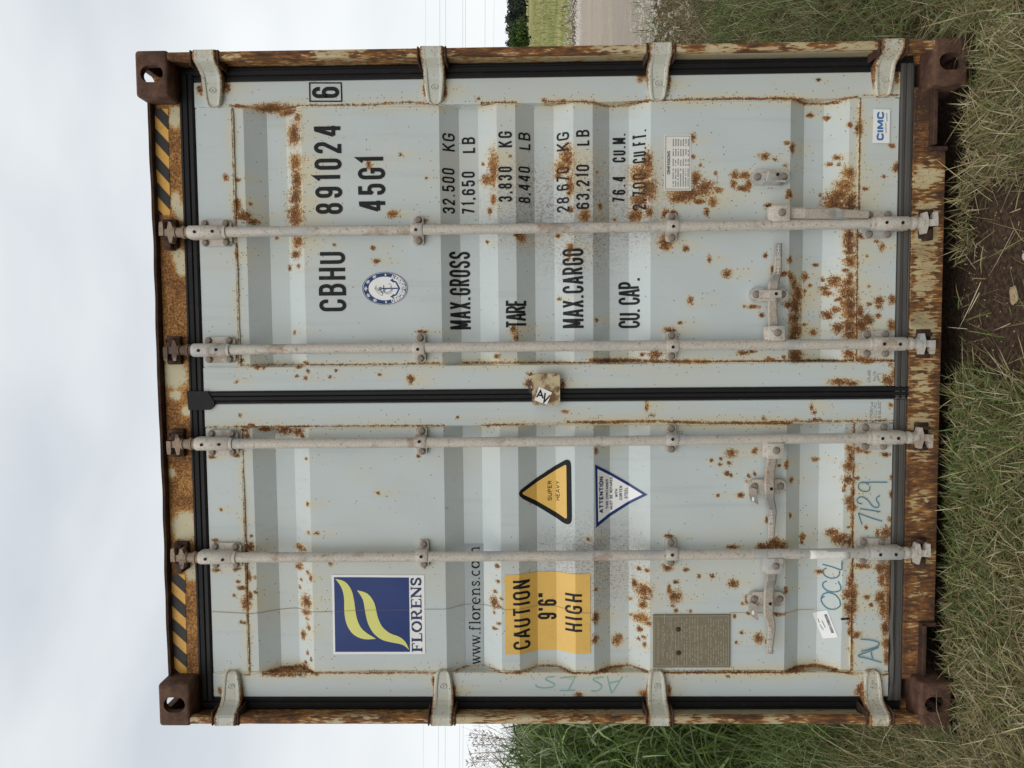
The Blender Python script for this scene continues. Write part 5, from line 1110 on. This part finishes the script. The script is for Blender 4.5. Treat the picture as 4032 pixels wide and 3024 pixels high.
def two_tone(P, extra=0.0):
    g = np.clip(greenish(P[:, 0], P[:, 1])+extra, .03, .95); n = len(P); r = RNG.random(n)
    a = pick(['green', 'lush', 'olive'], [5, 2, 2], n); c = pick(['straw', 'olive'], [5, 4], n); return np.where((r < g)[:, None], a, c)
# in front of the doors: flattened cut grass and young shoots
kf = lambda x, y: bare(x, y)*(1-.6*((np.abs(x) > 1.04) & (np.abs(x) < 1.24) & (y > -.10)))*np.where((np.abs(x) < 1.9) & (y > -.75), 1, .30)
P = scatter(125000, -2.8, 2.9, -1.3, .16, kf); n = len(P); P[:, 2] += U(0, .03, n)
nearc = 1-.3*sm((P[:, 1]+.25)/.2)
blades('flattened_grass', P, nearc*U(.04, .14, n)*U(.6, 1.2, n), U(.0020, .0046, n), U(.8, 1.52, n), U(-.25, .5, n), two_tone(P), label='flattened cut grass lying in front of the container')
P = scatter(42000, -2.8, 2.9, -1.3, .16, lambda x, y: kf(x, y)*sm((vnoise(x, y, 3.3, 5)-.35)/.3)); n = len(P)
blades('young_grass', P, (1-.45*sm((P[:, 1]+.25)/.2))*U(.05, .15, n), U(.0026, .0050, n), U(.1, .9, n), U(.2, 1.2, n), two_tone(P, .18), label='short green grass tufts in front of the container')
P = scatter(7000, -2.2, 2.4, -1.0, .0, lambda x, y: (.06+.94*bare(x, y))*(1-.85*((np.abs(x) > 1.0) & (np.abs(x) < 1.28) & (y > -.16)))); n = len(P); P[:, 2] += U(.004, .035, n)
blades('loose_straw', P, U(.05, .20, n), U(.0016, .0034, n), U(1.2, 1.55, n), U(-.1, .25, n), pick(['straw'], [1], n)*1.15, label='loose pale straw scattered over the grass and soil')
# right side of the container
P = scatter(260000, 1.2, 7, -.9, 8.6, lambda x, y: wedge_r(x, y)*(.35+.65*sm((3.5-y)/3))*sm((7.1-.2*(x-4)-y)/1.4)); n = len(P); P[:, 2] += U(0, .03, n); d = P[:, 1]+2.7
blades('dry_grass', P, U(.06, .20, n)*(1-.55*sm((P[:, 1]-3.5)/2.5)), U(.0018, .0036, n)*(.6+.16*d), U(.5, 1.5, n), U(-.2, .9, n), two_tone(P, -.08), label='dry grass mixed with green along the right side of the container')
P = scatter(46000, 1.2, 7, -.9, 7.6, lambda x, y: wedge_r(x, y)*sm((vnoise(x, y, 1.6, 31)-.48)/.2)*(1-.8*sm((y-4.5)/1.5))); n = len(P); d = P[:, 1]+2.7
blades('green_tufts', P, U(.10, .30, n), U(.0024, .0046, n)*(.6+.16*d), U(.05, .7, n), U(.3, 1.4, n), pick(['green', 'olive', 'lush'], [4, 2, 3], n), label='leafy green tufts among dry grass beside the container')
# left side of the container
P = scatter(240000, -7, -1.2, -.9, 6, lambda x, y: wedge_l(x, y)*(.45+.55*sm((3-y)/3))); n = len(P); P[:, 2] += U(0, .03, n); d = P[:, 1]+2.7
blades('mixed_grass', P, U(.08, .26, n), U(.0016, .0034, n)*(.6+.14*d), U(.3, 1.4, n), U(-.1, 1.0, n), two_tone(P, .10+.30*sm((P[:, 1]-.2)/1.2)[:].mean()*0+.08), label='tangled mixed grass along the left side of the container')
P = scatter(90000, -7, -1.35, .5, 7, lambda x, y: wedge_l(x, y)*sm((y-.5)/.8)); n = len(P)
blades('fine_green_grass', P, U(.22, .60, n), U(.003, .0060, n), U(.05, .6, n), U(.3, 1.7, n), pick(['lush', 'green', 'olive'], [5, 4, 1], n), segs=4, label='fine green knee-high grass beside the container')
P = scatter(46000, -8, -1.9, 1.2, 7.5, lambda x, y: wedge_l(x, y)*sm((y-1.2)/.8)); n = len(P)
hg = (.40+.40*sm((P[:, 1]-1.2)/1.4)-.28*sm((P[:, 1]-3.2)/2))*(.75+.5*vnoise(P[:, 0], P[:, 1], 1.1, 61)); P[:, 2] += U(0, 1, n)**.8*hg
blades('tall_grass', P, U(.22, .55, n), U(.008, .021, n), U(.1, .9, n), U(.4, 2.1, n), pick(['lush', 'green'], [5, 2], n), segs=5, label='tall lush green grass with arching leaves on the bank')
# field beyond the road
P = scatter(60000, 5, 80, 21, 120, lambda x, y: (np.where((x > .19+(y+2.7)*.355-2) & (x < .19+(y+2.7)*.45+4), 1, .05))*(y > 24.8-.45*x+.3*x*0)*np.clip(40/y, .2, 1)); n = len(P)
blades('field_grass', P, U(.15, .45, n), U(.02, .05, n), U(.05, .5, n), U(.2, .9, n), pick(['field', 'olive'], [5, 1], n), segs=2, label='yellow-green meadow grass beyond the gravel road')
# ------------------------------------------------------------------ stones
def pebbles(name, P, size, mat, **props):
    bm = bmesh.new(); bmesh.ops.create_icosphere(bm, subdivisions=1, radius=1.0); bv = np.array([v.co[:] for v in bm.verts]); bf = np.array([[v.index for v in f.verts] for f in bm.faces]); bm.free()
    n = len(P); sc = size[:, None]*RNG.uniform(.6, 1.2, (n, 3))*np.array([1, 1, .6]); a = RNG.uniform(0, 6.28, n); c, s = np.cos(a), np.sin(a)
    v = bv[None]*sc[:, None, :]*RNG.uniform(.8, 1.15, (n, len(bv), 1)); v = np.stack([v[..., 0]*c[:, None]-v[..., 1]*s[:, None], v[..., 0]*s[:, None]+v[..., 1]*c[:, None], v[..., 2]], -1)+P[:, None, :]
    f = (bf[None]+np.arange(n)[:, None, None]*len(bv)).reshape(-1, 3)
    return mesh_obj(name, v.reshape(-1, 3), f, mat, None, kind='stuff', **props)
P = scatter(60000, 2, 16, 4.5, 27, lambda x, y: np.where((x > .19+(y+2.7)*.355-.5) & (x < .19+(y+2.7)*.45+1), 1, .06)*np.maximum(np.exp(-((y-(8.4-.45*x)-.5)/1.1)**2), np.exp(-((y-(8.4-.45*x)-14.6)/1.6)**2)*.9+.20)); P[:, 2] += .010
pebbles('roadside_gravel', P, U(.008, .034, len(P)), 'road_stone', label='pale loose stones along the edges of the gravel road')
P = scatter(330, -.2, .95, -.9, .05, lambda x, y: 1-.75*bare(x, y)); P[:, 2] += .003
pebbles('soil_chips', P, U(.0014, .0042, len(P)), 'tan_stone', label='tiny pale chips of stone in the bare soil')
def stone(px, size, mat, label):
    p = hitz(*px, 0.0); p[2] = float(gz(p[0], p[1])); bm = bmesh.new(); bmesh.ops.create_icosphere(bm, subdivisions=3, radius=1.0); r_ = random.Random(px[0])
    ph = [r_.uniform(0, 6) for _ in range(6)]
    for v in bm.verts:
        c = v.co.copy(); k = 1+.16*math.sin(3*c.x+ph[0])+.13*math.sin(4*c.y+ph[1])+.12*math.sin(5*c.z+c.x*2+ph[2]); v.co = Vector((c.x*size[0], c.y*size[1], c.z*size[2]))*k
    o = bm_obj('stone', bm, mat, None, smooth=40, label=label, category='stone', group='stones lying in the grass and soil'); o.location = (p[0], p[1], p[2]+size[2]*.5); o.rotation_euler = (0, 0, r_.uniform(0, 3))
stone(zm(S3, 2030, 755), (.028, .018, .010), 'tan_stone', 'flat tan stone lying on the bare brown soil')
stone(zm(R3, 2170, 970), (.022, .020, .013), 'pale_stone', 'pale stone in straw near the lower right casting')
stone(zm(R3, 1945, 720), (.013, .010, .007), 'tan_stone', 'small tan stone beside the lower right casting')
stone(zm(S3, 2105, 425), (.010, .007, .005), 'pale_stone', 'small white stone on the soil patch')
# ------------------------------------------------------------------ bare shrub and seeding grass on the left bank
def along(x, y, depth): return CAM+ray(x, y)*depth
def bare_shrub():
    c = along(1950, 2960, 8.8); bx_, by_ = c[0], c[1]; bz = float(gz(bx_, by_)); top = along(1870, 2960, 8.8)[2]
    root = link(bpy.data.objects.new('bare_shrub', None), label='leafless twiggy shrub showing above the tall grass', category='shrub'); root.location = (0, 0, 0)
    r_ = random.Random(4)
    def grow(p, d, l, r, depth, acc):
        q = p+d*l; mid = (p+q)/2+Vector((r_.uniform(-1, 1), r_.uniform(-1, 1), r_.uniform(-1, 1)))*l*.07; acc.append(([p, mid, q], r))
        if depth == 0: return
        for _ in range(3 if depth > 1 else 2):
            dd = (d+Vector((r_.uniform(-1, 1), r_.uniform(-1, 1), r_.uniform(-.5, .8)))*.62).normalized(); grow(p+d*l*r_.uniform(.5, 1), dd, l*r_.uniform(.55, .8), r*.62, depth-1, acc)
    for k in range(7):
        acc = []; a = k*2*math.pi/7; h = top-bz
        grow(Vector((bx_+.08*math.cos(a), by_+.08*math.sin(a), bz-.05)), Vector((.38*math.cos(a), .38*math.sin(a), 1)).normalized(), h*.46, .0065, 4, acc)
        vs, fs = [], []
        for pts, r in acc:
            for i in range(2):
                a0, a1 = pts[i], pts[i+1]; t = (a1-a0).normalized(); w = t.cross(Vector((.3, .9, .2))).normalized(); u = t.cross(w); b0 = len(vs)
                for q, rr_ in ((a0, r), (a1, r*.8)):
                    for m in range(4): vs.append(tuple(q+(w*math.cos(m*math.pi/2)+u*math.sin(m*math.pi/2))*rr_))
                for m in range(4): fs.append((b0+m, b0+(m+1) % 4, b0+4+(m+1) % 4, b0+4+m))
        o = mesh_obj('branch', vs, fs, 'twig', root)
bare_shrub()
for k, (px, py, dep) in enumerate([(1850, 2885, 5.4), (1848, 2905, 5.9), (1862, 2930, 5.6), (1850, 2968, 5.8), (1835, 3005, 5.3), (1875, 2990, 6.2)]):
    t = along(px, py, dep); b = Vector((t[0]+random.uniform(-.15, .15), t[1]+random.uniform(-.15, .15), 0)); b.z = float(gz(b.x, b.y)); top = Vector(t)
    root = link(bpy.data.objects.new('seeding_grass', None), label='slender grass stalk with a feathery seed head against the sky', category='grass plant', group='seeding grasses on the bank')
    mid = (b+top)/2+Vector((random.uniform(-.05, .05), 0, .1)); tube('stalk', [tuple(b), tuple(mid), tuple(top)], [.004, .003, .0015], 'twig', root, seg=5)
    vs, fs, cc = [], [], []; r_ = random.Random(k)
    for j in range(46):
        s = r_.uniform(0, 1); c = top+(mid-top).normalized()*s*.24; a = r_.uniform(0, 6.28); rad = .055*math.sin(math.pi*min(1, s*.9+.1))*r_.uniform(.2, 1); c = c+Vector((math.cos(a)*rad, math.sin(a)*rad, rad*.4)); d = Vector((math.cos(a), math.sin(a), .9)).normalized()*.016; w = d.cross(Vector((0, 1, .2))).normalized()*.0032
        b0 = len(vs); vs += [tuple(c-d), tuple(c+w), tuple(c+d), tuple(c-w)]; fs.append((b0, b0+1, b0+2, b0+3))
    o = mesh_obj('seed_head', vs, fs, 'seed', root)
# ------------------------------------------------------------------ trees at the far edge of the field
def tree(px, py_top, py_base, depth, wpx, pal, label, name='far_tree', nleaf=2600):
    c = along(2060, px, depth); h = (py_base-py_top)/F*depth; rad = wpx/2/F*depth; zb = float(gz(c[0], c[1]))
    root = link(bpy.data.objects.new(name, None), label=label, category='tree', group='trees beyond the meadow'); root.location = (c[0], c[1], zb)
    r_ = np.random.default_rng(int(px)+500)
    cl = r_.normal(0, .42, (16, 3)); cl[:, 2] = r_.uniform(-.7, .75, 16); cl *= (1-.35*np.abs(cl[:, 2:3])**2)
    k = r_.integers(0, 16, nleaf); p = cl[k]+r_.normal(0, .20, (nleaf, 3)); p = p*np.array([rad, rad, h*.46])+np.array([0, 0, h*.54]); p[:, 2] = np.clip(p[:, 2], .15, h*1.02)
    sz = .06*h*r_.uniform(.6, 1.3, nleaf); a = r_.normal(size=(nleaf, 3)); a /= np.linalg.norm(a, axis=1)[:, None]; q = np.cross(a, r_.normal(size=(nleaf, 3))); q /= np.linalg.norm(q, axis=1)[:, None]
    V = np.stack([p-a*sz[:, None], p+q*sz[:, None]*.6, p+a*sz[:, None], p-q*sz[:, None]*.6], 1).reshape(-1, 3); Fq = np.arange(4*nleaf).reshape(-1, 4)
    o = mesh_obj('crown', V, Fq, 'leaves', root); pal = np.array(pal); col = pal[r_.integers(0, len(pal), 16)][k]*r_.uniform(.75, 1.25, (nleaf, 1)); ca = np.ones((nleaf, 4, 4), np.float32); ca[:, :, :3] = col[:, None]
    at = o.data.attributes.new('col', 'FLOAT_COLOR', 'POINT'); at.data.foreach_set('color', ca.ravel())
    tube('trunk', [(0, 0, -.1), (.03*h, 0, h*.3), (-.02*h, .02*h, h*.7)], [.035*h, .025*h, .008*h], 'bark', root, seg=8)
DK = [(.035, .05, .035), (.05, .065, .045), (.028, .038, .03)]; BR = [(.045, .085, .018), (.07, .115, .025), (.03, .058, .014)]
tree(150, 2010, 2096, 148, 130, BR, 'bright green bushy tree at the meadow edge right beside the container', nleaf=4200)
tree(-25, 2000, 2090, 205, 80, DK, 'dark tree rising to the edge of the picture beyond the meadow')
tree(22, 2004, 2088, 215, 62, DK, 'tall dark tree, second from the picture edge beyond the meadow')
tree(66, 2006, 2088, 200, 64, DK, 'dark tree beside the bright green bushy tree')
tree(108, 1998, 2088, 222, 70, DK, 'dark tree crown showing just above the bright green tree')
tree(165, 1999, 2088, 225, 70, DK, 'dark tree standing behind the bright green tree')
# ------------------------------------------------------------------ overhead wires
for (xr, xl), lb in zip(((1676, 1667), (1732, 1726), (1755, 1753), (1822, 1809), (1833, 1823), (1910, 1888), (1945, 1899)),
        ('topmost faint wire', 'upper wire of the high pair', 'lower wire of the high pair', 'upper wire of the middle pair', 'lower wire of the middle pair', 'thick wire of the lowest group', 'lowest slanting wire')):
    a, c = hit(xr, 95, 75), hit(xl, 2950, 75); d = (a-c)/(a[0]-c[0]); pts = []
    for X in np.linspace(-110, 110, 23): pts.append(tuple(c+d*(X-c[0])+np.array([0, 0, .00006*(X-c[0])*(X-a[0])])))
    tube('overhead_wire', pts, .014 if 'thick' in lb or 'upper' in lb or 'lower' in lb else .009, 'wire_grey', None, seg=5, label=lb+' crossing the pale sky', category='wire', group='overhead wires')
